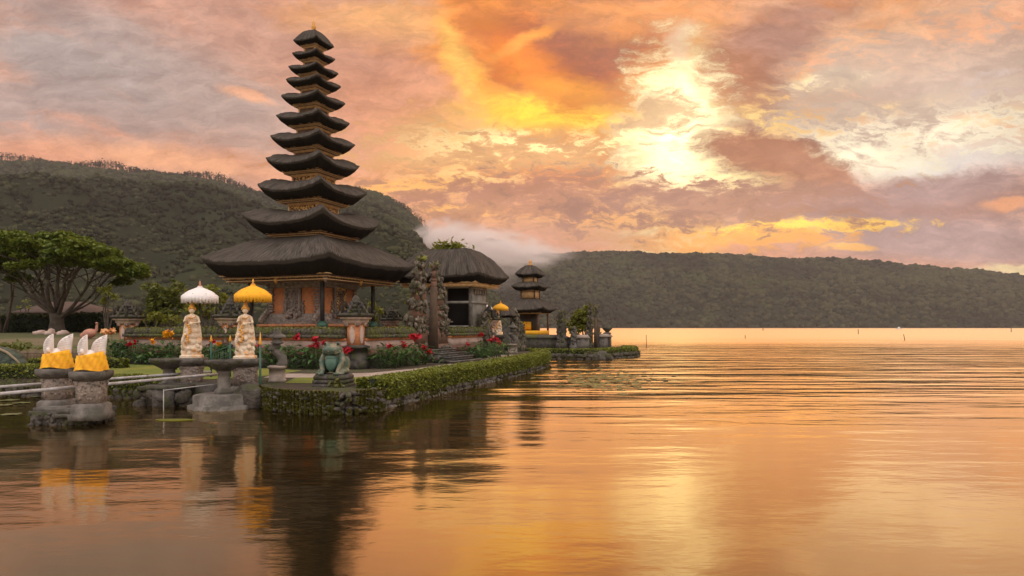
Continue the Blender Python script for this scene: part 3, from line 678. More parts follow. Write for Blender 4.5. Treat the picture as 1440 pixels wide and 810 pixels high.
RZ = R(68.5)
e1 = np.array([math.cos(RZ), math.sin(RZ)]); e2 = np.array([-e1[1], e1[0]])
C0 = np.array([-5.6, 24.5])
def comp(s, t): return C0+e1*s+e2*t
def comp3(s, t, z): q = comp(s, t); return (q[0], q[1], z)

# the eleven tiered tower; local frame turned with the compound
T = thing('pagoda', 'tall eleven tiered thatched pagoda with orange brick shrine base', 'pagoda', (-9.0, 31, 0), RZ)
tiers = [(3.42, 4.92), (2.08, 6.84), (1.64, 8.22), (1.40, 9.42), (1.27, 10.42), (1.10, 11.39), (.96, 12.30), (.83, 13.06), (.75, 13.64), (.65, 14.28), (.61, 14.87)]
tiers = [(a_*(1.07 if i_ else 1), z_) for i_, (a_, z_) in enumerate(tiers)]
for i, (Rr, ze) in enumerate(tiers):
    nxt = tiers[i+1] if i+1 < len(tiers) else None
    if i == 0: H, lift, drop, ins, r0 = 1.38, .22, .58, .60, .95
    else:
        gap = (nxt[1]-ze) if nxt else .7
        H = min(.31*Rr, gap*.46); lift = .17*Rr if i < 4 else .15*Rr; drop = .165*Rr+.02; ins = .27*Rr; r0 = (nxt[0]*.45 if nxt else .05)
        if not nxt: H = .64; lift = .05; r0 = .06
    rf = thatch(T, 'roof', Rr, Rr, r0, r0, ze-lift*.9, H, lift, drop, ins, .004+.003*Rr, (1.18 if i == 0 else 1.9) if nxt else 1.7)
    zb = ze-lift*.9-drop
    ch = Rr*(.82 if i == 0 else .66); th = .20 if i == 0 else .05*Rr+.035
    c = MB(); c.stack([(ch*.90, zb-th*.92), (ch*.90, zb-th*.3), (ch*.95, zb-th*.3), (ch*.95, zb+.06)]); c.build('cornice', 'wood2', T)
    c = MB()
    for hh, za_, zc_ in ((.93, -1.0, -.82), (.965, -.42, -.26), (1.0, .10, .32)):
        for sd_ in range(4): c.box(rotz(sd_*PI/2)@np.array([0, -ch*hh+.012, zb+th*(za_+zc_)/2]), (2*ch*hh-.03, .03, th*(zc_-za_)), sd_*PI/2)
    c.build('gilt_edges', 'gold', T)
    d = MB(); nd = int(ch*2/.09)
    for sd_ in range(4):
        for q in range(nd):
            x = -ch*.93+ch*1.86*(q+.5)/nd; y = -ch*.95; p = rotz(sd_*PI/2)@np.array([x, y, zb-th*.44]); d.box(p, (.045, .03, th*.28), sd_*PI/2)
    d.build('dentils', 'gold' if i else 'gilt', rf)
    if i:
        below = tiers[i-1]; zbot = below[1]+(.0 if i > 1 else .3); nk = Rr*.43
        MB().stack([(nk, zbot-.05), (nk, zb-th)]).build('neck', 'gilt' if i < 4 else 'wood2', T)
        k = MB()
        for sx in (-1, 1):
            for sy in (-1, 1): k.box((sx*nk, sy*nk, (zbot+zb-th)/2), (.07, .07, zb-th-zbot+.02))
        k.stack([(nk+.05, zb-th*1.9), (nk+.07, zb-th)]); k.build('neck_frame', 'gold', T)
MB().lathe([(.10, 15.28), (.13, 15.40), (.06, 15.48), (.09, 15.56), (.11, 15.63), (.05, 15.70), (.07, 15.76), (.02, 15.88), (0.005, 15.98)], n=12).build('finial', 'sgold', T, smooth=True)
# brick cella
B = 1.33
w = MB(); w.stack([(B, 1.7), (B, 4.3)]); w.build('wall', 'brick', T)
pl = MB(); pl.stack([(1.95, .5), (1.95, 1.75), (1.85, 1.75), (1.85, 1.9), (1.75, 1.9), (1.75, 2.03), (1.82, 2.03), (1.82, 2.12)]); pl.build('plinth', 'brick', T)
pl = MB(); pl.stack([(1.5, 2.12), (1.5, 2.2), (1.42, 2.2), (1.42, 2.55), (1.34, 2.6)])
pl.stack([(1.36, 3.72), (1.45, 3.8), (1.45, 3.92), (1.55, 4.0), (1.55, 4.3)])
pl.build('stone_mouldings', 'carve', T)
cv = MB()
for sd_ in range(4):
    Rm = rotz(sd_*PI/2)
    def bx(x, y, z, dx_, dy_, dz_): cv.box(Rm@np.array([x, y, z]), (dx_, dy_, dz_), sd_*PI/2)
    for x in (-1.24, 1.24):                      # corner pilasters with knobs
        for k in range(9): bx(x, -B-.03, 2.7+k*.12, .22 if k % 2 else .30, .10, .085)
    bx(0, -B-.05, 3.15, .62, .12, 1.15); bx(0, -B-.09, 3.75, .95, .14, .12); bx(0, -B-.08, 3.62, .8, .12, .08)
    for x in (-.36, .36): bx(x, -B-.08, 3.1, .10, .16, 1.2)
    for x in (-.48, .48):
        for k in range(6): bx(x+math.copysign(.03*(k % 2), x), -B-.05, 2.62+k*.10, .14-.012*k, .10, .07)
    for k in range(70):
        x = rng.uniform(-.32, .32); z = rng.uniform(2.62, 3.62); p = Rm@np.array([x, -B-.12, z]); cv.ell(p, rng.uniform(.03, .07, 3), sub=0)
    for k in range(26):
        x = rng.normal()*.32; z = 2.45+abs(rng.normal())*.10; p = Rm@np.array([x, -B-.14, z]); cv.ell(p, rng.uniform(.05, .11, 3), sub=1)
    for sx in (-1, 1):                           # scroll wings at the foot
        for k in range(5):
            p = Rm@np.array([sx*(1.40+.10*k), -B-.06, 2.62-.10*k+.06]); cv.ell(p, (.10, .07, .16), (0, sx*.6, sd_*PI/2), 1)
cv.build('carved_panels', 'carve', T)
Rm = rotz(PI*1.5)   # the doorway faces the front right
dr = MB(); dr.box((.0, -B-.13, 3.0), (.42, .06, 1.0)); dr.build('door', 'wood2', T)
df = MB()
for x in (-.27, .27): df.box((x, -B-.15, 3.02), (.10, .12, 1.25))
df.box((0, -B-.15, 3.68), (.7, .14, .12)); df.build('door_frame', 'gilt', T)
for sx in (-1, 1):
    for sy in (-1, 1):
        p = MB(); p.box((sx*1.9, sy*1.9, 3.1), (.13, .13, 2.5)); p.build('post', 'wood', T)
        q = MB(); q.box((sx*1.9, sy*1.9, 4.12), (.34, .34, .14)); q.box((sx*1.9, sy*1.9, 4.0), (.22, .22, .12)); q.build('capital', 'sgold', T)
        q = MB(); q.lathe([(.17, 1.9), (.24, 2.0), (.24, 2.12), (.14, 2.25)], (sx*1.9, sy*1.9, 0), 12); q.build('post_foot', 'green', T)
bm_ = MB()
for s_ in (-1, 1): bm_.box((0, s_*1.9, 4.2), (4.4, .14, .16)); bm_.box((s_*1.9, 0, 4.2), (.14, 4.4, .16))
bm_.build('tie_beams', 'wood2', T)
for (x, y) in ((-2.5, 0), (0, -2.5), (-2.5, -2.5), (-2.5, 2.5), (2.5, -2.5)):
    q = MB(); q.lathe([(.02, 3.82), (.09, 3.95), (.10, 4.05), (.05, 4.16)], (x, y, 0), 8); q.build('pendant', 'sgold' if x*y == 0 else 'carve', T)

# ------------------------------------------------------------------ box shrine with thatch behind the split gate
c2 = np.array([-3.17, 35.5])
S = thing('thatched_shrine', 'grey box shrine under a single heavy rounded thatched roof behind the split gate', 'shrine', (c2[0], c2[1], 0), RZ)
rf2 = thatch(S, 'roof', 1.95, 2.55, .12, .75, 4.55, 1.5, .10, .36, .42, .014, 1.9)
q = MB(); q.box((0, 0, 4.10), (3.0, 4.1, .14)); q.box((0, 0, 4.22), (3.15, 4.25, .10)); q.build('cornice', 'gold', S)
q = MB(); q.stack([(1, .5), (1, 1.55), (1.08, 1.55), (1.08, 1.72), (1, 1.78)], (0, 0, 0), 1.25, 1.85); q.build('plinth', 'greywall', S)
w = MB(); ax, by = .95, 1.6
w.box((ax-.05, 0, 3.0), (.1, 2*by, 2.1)); w.box((0, by-.05, 3.0), (1.7, .1, 2.1)); w.box((0, -by+.06, 3.0), (1.88, .12, 2.1)); w.box((0, 0, 1.9), (1.9, 3.2, .14)); w.box((-ax+.05, by-.5, 3.0), (.1, 1.0, 2.1)); w.build('wall', 'greywall', S)
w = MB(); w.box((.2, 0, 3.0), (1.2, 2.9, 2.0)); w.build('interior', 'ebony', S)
w = MB(); w.box((-ax, 0, 3.25), (.16, 3.3, .12)); w.box((-ax, 0, 2.02), (.16, 3.3, .12)); w.box((-ax, 0, 4.0), (.14, 3.2, .1))
w.box((0, -by-.02, 3.25), (2.0, .12, .10)); w.build('shelf_beam', 'greywall', S)
for y in (-by+.03, -.2, by-.03):
    w = MB(); w.box((-ax-.01, y, 3.0), (.15, .15, 2.14)); w.build('post', 'stone', S)
w = MB()
for k in range(5): w.box((-.6+k*.3, -by-.06, 3.78), (.12, .06, .28)); 
w.box((0, -by-.05, 3.95), (1.7, .08, .08)); w.build('fretwork', 'carve', S)
rs = np.random.default_rng(5)
fern = MB(); cc = np.stack([rs.normal(0, .18, 260), .1+rs.normal(0, .45, 260), 6.05+abs(rs.normal(0, .17, 260))], 1); fern.leaves(cc, .12, .2, 2.6); fern.build('ridge_ferns', 'l_yel', S)

# ------------------------------------------------------------------ three tiered shrine on the islet
M3 = thing('small_pagoda', 'small three tiered thatched pagoda on the islet with yellow cloths', 'pagoda', (1.28, 48, 0), RZ)
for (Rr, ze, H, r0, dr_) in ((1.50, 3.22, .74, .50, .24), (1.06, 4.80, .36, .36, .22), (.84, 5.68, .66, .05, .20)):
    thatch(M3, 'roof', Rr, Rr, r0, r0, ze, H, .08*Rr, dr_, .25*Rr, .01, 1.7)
for (zc, h, hs) in ((4.32, .62, .50), (5.32, .42, .40)):
    q = MB(); q.stack([(hs, zc-h/2), (hs, zc+h/2)]); q.build('neck', 'gold', M3)
    q = MB()
    for sx in (-1, 1):
        for sy in (-1, 1): q.box((sx*hs, sy*hs, zc), (.08, .08, h+.02))
    q.stack([(hs+.1, zc+h/2-.02), (hs+.14, zc+h/2+.06)]); q.build('neck_frame', 'wood2', M3)
q = MB(); q.stack([(1.1, 2.93), (1.1, 3.03), (1.16, 3.03), (1.16, 3.08)]); q.build('cornice', 'gold', M3)
for sx in (-1, 1):
    for sy in (-1, 1):
        q = MB(); q.box((sx*.98, sy*.98, 2.2), (.12, .12, 1.5)); q.build('post', 'wood2', M3)
q = MB(); q.box((.3, .2, 2.35), (1.0, 1.2, 1.2)); q.build('inner_shrine', 'wood', M3)
q = MB(); q.box((-.24, .25, 2.1), (.06, .8, .55)); q.build('hanging_cloth', 'yellow', M3)
q = MB(); q.stack([(1.05, 1.46), (1.05, 1.76)]); q.build('cloth_skirt', 'yellow', M3)
q = MB(); q.stack([(1.12, .48), (1.12, 1.46)]); q.build('platform', 'dstone', M3)
q = MB(); q.lathe([(.06, 6.25), (.16, 6.38), (.05, 6.46), (.12, 6.55), (.03, 6.7), (.01, 6.8)], n=10); q.build('finial', 'sgold', M3)

# ------------------------------------------------------------------ compound walls
def wall(name, label, p0, p1, zb=.5, th=.5):
    d = np.array(p1)-np.array(p0); L_ = float(np.linalg.norm(d)); ang = math.atan2(d[1], d[0]); mid = (np.array(p0)+np.array(p1))/2
    t = thing(name, label, 'wall', (mid[0], mid[1], 0), ang)
    def lay(nm, mt, z0, z1, w): q = MB(); q.box((0, 0, (z0+z1)/2), (L_, w, z1-z0)); return q.build(nm, mt, t)
    lay('footing', 'dstone', zb-.3, .86, th+.10); lay('brick_band', 'brick_old', .86, 1.16, th)
    lay('plaster_panel', 'plaster', 1.16, 1.50, th-.06); lay('brick_course', 'brick', 1.50, 1.60, th+.04)
    nn = int(L_/.16); q = MB()                                     # weathered coping, slab by slab
    for i in range(nn):
        x = -L_/2+(i+.5)*L_/nn
        q.box((x, 0, 1.665+rng.uniform(-.01, .01)), (L_/nn*.98, th+.34+rng.uniform(-.04, .04), .12))
        q.box((x, 0, 1.84+rng.uniform(-.02, .02)), (L_/nn*1.01, th+.14+rng.uniform(-.06, .06), .23+rng.uniform(-.03, .03)), 0, .8)
    q.build('coping', 'cap', t)
    n = int(L_*170); c = np.stack([rng.uniform(-L_/2, L_/2, n), rng.normal(0, .2, n), 1.95+abs(rng.normal(0, .025, n))], 1)
    MB().leaves(c, .05, .1, 1.8).build('moss', 'moss', t)
    return t
wall('temple_wall', 'left run of the temple wall, from winged statues to corner pillar', comp(.0, 11.1), comp(.0, .3))
wall('temple_wall', 'short run of temple wall between corner pillar and split gate', comp(.3, 0), comp(3.8, 0))
wall('temple_wall', 'short run of temple wall right of the split gate steps', comp(7.1, 0), comp(11.8, 0))

def pillar(loc, label, zb=.5, sc=1.0, top='full'):
    t = thing('carved_pillar', label, 'pillar', (loc[0], loc[1], 0), RZ, 'carved pillars of the temple wall')
    q = MB(); q.stack([(.36, zb), (.36, .8), (.30, .8), (.30, 1.25), (.36, 1.25), (.36, 1.32), (.22, 1.36)]); q.build('base', 'dstone', t)
    q = MB(); q.stack([(.22, 1.33), (.22, 2.12)]); q.build('shaft', 'brick', t)
    o = MB()
    for sd_ in range(4):
        p = rotz(sd_*PI/2)@np.array([0, -.235, 1.72]); o.ell(p, (.12, .05, .33), (0, 0, sd_*PI/2), 2)
    o.build('oval_medallions', 'plaster', t, smooth=True)
    q = MB(); q.stack([(.24, 2.10), (.33, 2.2), (.33, 2.28), (.40, 2.30), (.40, 2.36)])
    for sd_ in range(4):
        for sx in (-1, 1):
            p = rotz(sd_*PI/2)@np.array([sx*.22, -.24, 2.14]); q.box(p, (.14, .10, .20), sd_*PI/2)
    q.build('capital', 'plaster', t)
    q = MB(); q.stack([(.44, 2.36), (.5, 2.42), (.5, 2.47), (.34, 2.5), (.34, 2.58), (.38, 2.6), (.24, 2.64), (.24, 2.72), (.28, 2.74), (.16, 2.8), (.16, 2.86), (.19, 2.88), (.09, 2.95), (.10, 3.02), (.02, 3.16)])
    for lv, (h, z) in enumerate(((.5, 2.5), (.38, 2.64), (.27, 2.79))):
        for sd_ in range(4):
            for sx in (-1, 0, 1):
                p = rotz(sd_*PI/2)@np.array([sx*h*.92, -h*.92, z]); q.ell(p, (.055, .055, .11 if sx == 0 else .14), (0, 0, 0), 1)
    q.build('crown', 'dstone', t)
    m_ = MB(); m_.leaves(np.stack([rng.normal(0, .25, 60), rng.normal(0, .25, 60), rng.uniform(2.45, 2.7, 60)], 1), .06, .3); m_.build('moss', 'moss', t)
    return t
pillar(comp(0, 0), 'carved corner pillar of the temple wall behind and right of the frog')
pillar(comp(0, 5.8), 'carved pillar on the left temple wall between the white and yellow parasols')
pillar(comp(0, 11.3), 'carved pillar at the far left end of the temple wall')
pillar(comp(12, 0), 'carved pillar at the right end of the wall beside the grey box shrine')
pillar(comp(12, 5.9), 'distant dark carved pillar seen between the pagoda post and split gate', )

# ------------------------------------------------------------------ split gate and its steps
def gate_half(loc, sgn, label, H, zb=.55, seed=1, sc=1.0, mats=('brick_old', 'gatecarve', 'l_yel')):
    r_ = np.random.default_rng(seed); t = thing('split_gate_half', label, 'gate', (loc[0], loc[1], 0), RZ, 'two halves of a carved split gate')
    # the inner face is one sheer plane at x = 0; the outer side steps away along sgn * x
    lv = [(1.25, .62, 0, .16), (1.1, .54, .16, .34), (1.18, .6, .34, .40), (.95, .48, .40, .52), (1.0, .54, .52, .56), (.72, .42, .56, .68), (.78, .48, .68, .72), (.52, .34, .72, .82), (.56, .38, .82, .85), (.34, .26, .85, .93), (.18, .16, .93, 1.0)]
    q = MB(); kn = MB()
    for (wx, wy, a, b2) in lv:
        wx *= sc*.84; wy *= sc*.8; z0, z1 = zb+a*H, zb+b2*H
        q.box((sgn*wx/2, 0, (z0+z1)/2), (wx, wy, z1-z0))
        nk = 7 if wx > .5 else 4
        for k in range(nk+2):
            for yy_ in (-1, 1):
                x = sgn*(wx*(.18+.85*k/(nk+1))); kn.ell((x, yy_*(wy/2+.02), z1-.10*(z1-z0)*r_.uniform(0, 5)), (r_.uniform(.05, .10)*sc, r_.uniform(.04, .08)*sc, r_.uniform(.07, .20)*sc), (r_.normal()*.5, r_.normal()*.5, 0), 1, .14)
        for k in range(5):
            kn.ell((sgn*(wx+r_.uniform(-.05, .2)*sc), r_.uniform(-.3, .3)*wy, z1+r_.uniform(-.05, .1)*sc), (r_.uniform(.05, .10)*sc, .07*sc, r_.uniform(.10, .22)*sc), (0, sgn*r_.uniform(0, .5), 0), 1, .08)
    q.build('brick_core', mats[0], t); kn.build('carvings', mats[1], t)
    f = MB(); f.box((-sgn*.01, 0, zb+H*.38), (.08, .50*sc, H*.76), 0, .6); f.build('inner_face', 'gateface', t)
    g = MB(); zc = zb+H*.97; g.leaves(np.stack([sgn*.15+r_.normal(0, .10, 40), r_.normal(0, .12, 40), zc+abs(r_.normal(0, .10, 40))], 1), .12*sc, .1, 2.4); g.leaves(np.stack([sgn*r_.uniform(.1, .9, 50), r_.normal(0, .2, 50), zb+H*r_.uniform(.5, .75, 50)], 1), .08*sc, .1, 2); g.build('ferns', mats[2], t)
    return t
gate_half(comp(4.92, 0), -1, 'left half of the tall carved split gate by the temple steps', 4.35, .6, 3)
gate_half(comp(5.9, 0), 1, 'right half of the tall carved split gate by the temple steps', 4.15, .6, 4)
st = thing('stone_steps', 'grey stone steps climbing to the carved split gate', 'steps', (comp(5.5, 0)[0], comp(5.5, 0)[1], 0), RZ)
for i in range(4):
    q = MB(); z1 = 1.08-i*.15; q.box((.1, -.55-i*.36, (z1+.3)/2+.1), (1.9+.25*i, .37, z1-.3-.2)); q.box((.1, -.55-i*.36-.02, z1-.03), (1.98+.25*i, .42, .06)); q.build('tread', 'stone', st)

# ------------------------------------------------------------------ parasols and statues
def parasol(name, label, loc, zc, r, mat, tipmat='sgold', group='ceremonial parasols beside the statues'):
    t = thing(name, label, 'parasol', loc, 0, group)
    z0 = loc[2]; h = zc-z0
    q = MB(); q.tube([(0, 0, 0), (0, 0, h+.02)], .018, 8); q.build('pole', 'wood', t)
    n = 16; prof = [(.02, .36), (.12, .33), (.17, .25), (.17, .27), (.35, .21), (.6, .13), (.82, .02), (.95, -.07), (1.0, -.12)]
    q = MB(); vs = []
    for k, (rr, zz) in enumerate(prof):
        for j in range(n*2):
            th = PI*j/n; sc_ = 1+(.0 if j % 2 == 0 else -.03)*rr; vs.append((rr*r*sc_*math.cos(th), rr*r*sc_*math.sin(th), h+zz*r*1.35))
    m = len(prof); nn = n*2
    fs = [(i*nn+k, i*nn+(k+1) % nn, (i+1)*nn+(k+1) % nn, (i+1)*nn+k) for i in range(m-1) for k in range(nn)]+[tuple(range(nn))[::-1]]
    q.add(vs, fs); can = q.build('canopy', mat, t)
    q = MB(); nf = 90
    for k in range(nf):
        th = 2*PI*k/nf; ln = r*.34*(1+.25*math.sin(k*2.4)); q.box((r*.985*math.cos(th), r*.985*math.sin(th), h-.14*r-ln/2), (.010, .042*r/.45*1.1, ln), th)
    q.build('fringe', mat, can)
    q = MB()
    for k in range(8):
        th = 2*PI*k/8; q.tube([(0, 0, h-.02), (r*.93*math.cos(th), r*.93*math.sin(th), h-.02*r)], .006, 4)
    q.build('ribs', 'wood', t)
    q = MB(); q.lathe([(.05, h+.40*r), (.07, h+.46*r), (.02, h+.52*r), (.035, h+.60*r), (.008, h+.76*r)], n=8); q.build('finial', tipmat, t, smooth=True)
    return t
def goddess(loc, label, H, rz=0, group=None, mat='ivory'):
    t = thing('goddess_statue', label, 'statue', loc, rz, group); k = H/1.46
    b = MB(); E = lambda c, r, e=(0, 0, 0): b.ell(np.array(c)*k, np.array(r)*k, e, 2)
    b.stack([(.26*k, 0), (.26*k, .06*k), (.22*k, .08*k)])
    for z, rx, ry in ((.12, .23, .2), (.25, .22, .19), (.4, .20, .18), (.55, .19, .16), (.68, .165, .145), (.80, .13, .115), (.88, .105, .09)): E((0, 0, z), (rx, ry, .13))
    for i in range(26):                        # scrolls and cloth folds round the skirt
        a = rng.uniform(0, 2*PI); z = rng.uniform(.08, .72); rr = .215-.10*max(0, z-.3); E((rr*math.cos(a), rr*.9*math.sin(a), z), (.055, .05, .075), (rng.normal()*.5, rng.normal()*.5, 0))
    for i in range(10):
        a = -2.4+i*.2; E((.20*math.sin(a*1.3), -.17, .1+i*.055), (.04, .05, .06))
    E((0, 0, .97), (.115, .085, .13)); E((-.052, -.06, 1.02), (.045, .04, .045)); E((.052, -.06, 1.02), (.045, .04, .045)); E((0, 0, 1.085), (.135, .062, .045))
    def tb(pts, r): b.tube(np.array(pts)*k, np.array(r)*k, 8)
    tb([(0, 0, 1.08), (0, -.005, 1.17)], [.042, .038])
    tb([(-.13, 0, 1.07), (-.175, -.06, .93), (-.125, -.17, .96), (-.085, -.2, 1.04)], [.038, .033, .026, .02])      # raised right hand
    for dxx in (-.02, -.007, .006, .02): tb([(-.085+dxx, -.2, 1.04), (-.085+dxx*1.4, -.205, 1.105+.01*math.cos(dxx*90))], [.009, .006])
    tb([(-.06, -.2, 1.03), (-.045, -.215, 1.06)], [.009, .007])
    tb([(.13, 0, 1.07), (.18, -.05, .92), (.10, -.16, .90), (.02, -.18, .90)], [.038, .033, .026, .022])
    E((.0, -.19, .88), (.05, .04, .05))
    E((0, -.012, 1.225), (.062, .07, .085)); E((0, -.078, 1.215), (.012, .016, .02)); E((0, -.07, 1.185), (.022, .012, .007)); E((-.064, 0, 1.22), (.012, .02, .03)); E((.064, 0, 1.22), (.012, .02, .03))
    for sx in (-1, 1): E((sx*.024, -.07, 1.238), (.012, .008, .006)); tb([(sx*.12, .03, 1.05), (sx*.17, .06, .8), (sx*.2, .04, .5), (sx*.21, .0, .3)], [.025, .035, .04, .03])
    b.build('figure', mat, t, mods=(.013*k, 1))
    c = MB(); c.lathe([(.075*k, 1.262*k), (.085*k, 1.275*k), (.08*k, 1.31*k), (.06*k, 1.325*k), (.066*k, 1.345*k), (.045*k, 1.375*k), (.05*k, 1.39*k), (.025*k, 1.43*k), (.008*k, 1.47*k)], n=14)
    for sx in (-1, 1): c.ell((sx*.078*k, .02, 1.27*k), (.02*k, .04*k, .05*k), sub=1)
    c.build('crown', 'sgold', t, smooth=True)
    s_ = MB()
    for i in range(14):
        a = i/13*PI; s_.ell(np.array([.10*math.cos(a), -.085-.02*math.sin(a), 1.09-.06*math.sin(a)])*k, np.array([.014]*3)*k, sub=0)
    for i in range(12): s_.ell(np.array([.108*math.cos(i*PI/6), .09*math.sin(i*PI/6), .90])*k, np.array([.016]*3)*k, sub=0)
    for i in range(9): s_.ell(np.array([rng.normal()*.03-.05, -.175-.006*i, .84-i*.05])*k, np.array([.035, .02, .035])*k, sub=1)
    s_.build('ornaments', 'sgold', t)
    return t
def pedestal(name, label, loc, w, zt, zb, mat='stone', group=None, rz=R(5), cat='pedestal'):
    t = thing(name, label, cat, (loc[0], loc[1], zb), rz, group); h = zt-zb
    q = MB(); q.stack([(w*.62, 0), (w*.62, h*.12), (w*.55, h*.15), (w*.55, h*.3), (w*.46, h*.34)]); q.build('foot', mat, t)
    q = MB(); q.stack([(w*.42, h*.33), (w*.42, h*.82)])
    for sd_ in range(4):
        p = rotz(sd_*PI/2)
        for k in range(16): q.ell(p@np.array([rng.uniform(-.3, .3)*w, -w*.42, rng.uniform(.4, .78)*h]), (w*.06, w*.035, w*.06), sub=0)
        for sx in (-1, 1): q.ell(p@np.array([sx*.38*w, -w*.40, h*.76]), (w*.09, w*.06, w*.14), sub=1)
    q.build('carved_block', 'carve' if mat != 'dstone' else 'dstone', t)
    q = MB(); q.stack([(w*.46, h*.80), (w*.56, h*.86), (w*.60, h*.90), (w*.60, h)]); q.build('slab', mat, t)
    return t
Y1 = 18.3
g1 = (X_(270, Y1), Y1, Z_(503, Y1)); g2 = (X_(345, 17.9), 17.9, Z_(504, 17.9))
pedestal('statue_pedestal', 'carved stone pedestal under the goddess with the white parasol', g1, .52, g1[2], .1, 'stone', 'pedestals of the two goddess statues')
pedestal('statue_pedestal', 'carved stone pedestal under the goddess with the yellow parasol', g2, .58, g2[2], .1, 'stone', 'pedestals of the two goddess statues')
goddess(g1, 'ivory and gold goddess statue under the white parasol', Z_(424, Y1)-g1[2], R(18), 'goddess statues by the water')
goddess(g2, 'ivory and gold goddess statue under the yellow parasol', Z_(424, 17.9)-g2[2], R(14), 'goddess statues by the water')
parasol('parasol', 'white fringed parasol behind the left goddess statue', (g1[0]+.09, g1[1]+.27, g1[2]), Z_(413, 18.5), .47, 'wcloth', 'pink')
parasol('parasol', 'yellow fringed parasol behind the right goddess statue', (g2[0]+.10, g2[1]+.27, g2[2]), Z_(411, 18.1), .475, 'yellow')

# ------------------------------------------------------------------ fountain basins and landing
def basin(label, px, Y, r, zt, zb, basew, loc=None):
    t = thing('fountain_basin', label, 'fountain', (X_(px, Y), Y, zb), 0, 'stone fountain basins by the goddess statues'); h = zt-zb
    q = MB(); q.lathe([(.02, h-.06), (r*.9, h-.04), (r, h), (r*1.04, h-.03), (r*.98, h-.09), (r*.8, h-.17), (r*.45, h-.26), (r*.3, h-.3)][::-1], n=28); q.build('bowl', 'dstone', t, smooth=True)
    q = MB(); q.lathe([(r*.55, 0), (r*.5, h*.12), (r*.33, h*.2), (r*.36, h*.4), (r*.30, h*.6), (r*.42, h-.3), (r*.3, h-.22)], n=20); q.build('stem', 'stone', t, smooth=True)
    return t
basin('dark stone fountain bowl left of the goddess with the white parasol', 238, 18.2, .47, Z_(504, 18.2), .42, .5)
basin('pale stemmed fountain bowl between the two goddess statues', 315, 16.9, .43, Z_(506, 16.9), .34, .5)
q = MB()
for c, d in (((X_(236, 17.9), 17.95, .05), (.95, .9, .9)),): q.lathe([(d[0]*.72, -.4), (d[0]*.72, .36), (d[0]*.62, .42)], (c[0], c[1], 0), 8, ph=.4)
q.box((X_(236, 17.5), 17.5, .46), (1.15, .8, .10), .08); q.box((X_(232, 17.2), 17.2, .10), (.5, .3, .62), .1)
for i in range(26): q.rock((X_(236, 17.5)+rng.uniform(-.62, .62), 17.25+rng.uniform(-.12, .25), rng.uniform(-.05, .34)), rng.uniform(.08, .18, 3), 1)
tag(q.build('fountain_plinth', 'dstone'), 'dark angular stone plinth standing in the water under the left fountain bowl', 'plinth')
q = MB(); q.lathe([(.78, -.4), (.78, .10), (.66, .10), (.66, .33), (.58, .36)], (X_(312, 16.9), 16.9, 0), 8, ph=PI/8)
q2 = q.build('fountain_plinth', 'stone'); tag(q2, 'pale octagonal stone plinth in the water under the middle fountain bowl', 'plinth')
q = MB(); q.rock((X_(349, 17.0), 17.0, .2), (.42, .35, .38)); q.rock((X_(362, 17.3), 17.3, .15), (.3, .3, .3)); tag(q.build('boulder', 'dstone'), 'dark boulder between the stone plinth and the mossy rubble wall', 'rock')
q = MB(); q.box((X_(305, 18.4), 18.4, .22), (2.6, 1.2, .62), R(-8)); tag(q.build('stone_landing', 'dstone'), 'dark stone landing slab behind the fountains between the two pedestals', 'landing')
# water bowl rim slab between pedestals
# stone lantern on a curled dragon
def lantern(label, loc, zt, group='curled stone lanterns by the shore'):
    t = thing('stone_lantern', label, 'lantern', loc, R(10), group); k = (zt-loc[2])/1.46
    q = MB(); q.stack([(.21*k, 0), (.21*k, .06*k), (.185*k, .07*k), (.185*k, .36*k), (.22*k, .38*k), (.22*k, .44*k)]); q.build('pedestal', 'paving', t)
    q = MB(); q.tube(np.array([(.08, 0, .42), (.15, 0, .52), (.13, 0, .66), (.02, 0, .76), (-.08, 0, .84), (-.10, 0, .94), (.0, 0, 1.0), (.02, 0, 1.05)])*k, np.array([.14, .13, .12, .11, .10, .10, .09, .08])*k, 10); q.ell(np.array([-.12, -.05, .9])*k, np.array([.09, .1, .08])*k); q.ell(np.array([-.18, -.1, .88])*k, np.array([.06, .06, .04])*k); q.build('dragon_body', 'stone', t, smooth=True)
    q = MB(); q.lathe([(.10*k, 1.02*k), (.19*k, 1.05*k), (.14*k, 1.09*k), (.12*k, 1.18*k), (.24*k, 1.2*k), (.20*k, 1.26*k), (.10*k, 1.32*k), (.11*k, 1.35*k), (.04*k, 1.38*k), (.05*k, 1.41*k), (.01*k, 1.47*k)], n=8); q.build('lamp_house', 'stone', t)
    return t
lantern('curled stone lantern statue standing left of the frog', at(390, 537, .5).tolist(), Z_(461, 18.7))
lantern('distant curled stone lantern on a pale post near the islet', (X_(721, 39.3), 39.3, .5), Z_(453, 39.3))

# green garden gate
t = thing('garden_gate', 'small green metal gate with curved top rail between the goddess statues', 'gate', (X_(311, 20.5), 20.5, .5), R(0))
for x in (-.3, .27):
    q = MB(); q.tube([(x, 0, 0), (x, 0, 1.05)], .03, 8); q.build('post', 'green', t); q = MB(); q.lathe([(.03, 1.05), (.045, 1.1), (.02, 1.2), (.005, 1.26)], (x, 0, 0), 8); q.build('post_tip', 'yel', t)
q = MB()
arc = [(-.3+.57*a, 0, .72+.22*a**2+.05*math.sin(a*PI)) for a in np.linspace(0, 1, 10)]; q.tube(arc, .02, 6); q.tube([(-.3, 0, .25), (.27, 0, .25)], .015, 6)
for a in np.linspace(.12, .88, 7): q.tube([(-.3+.57*a, 0, .25), (-.3+.57*a, 0, .72+.22*a**2)], .008, 5)
q.build('gate_leaf', 'green', t)
t = thing('mooring_post', 'tall green post with yellow tip left of the stone lantern', 'post', (X_(366, 17.15), 17.15, -.2))
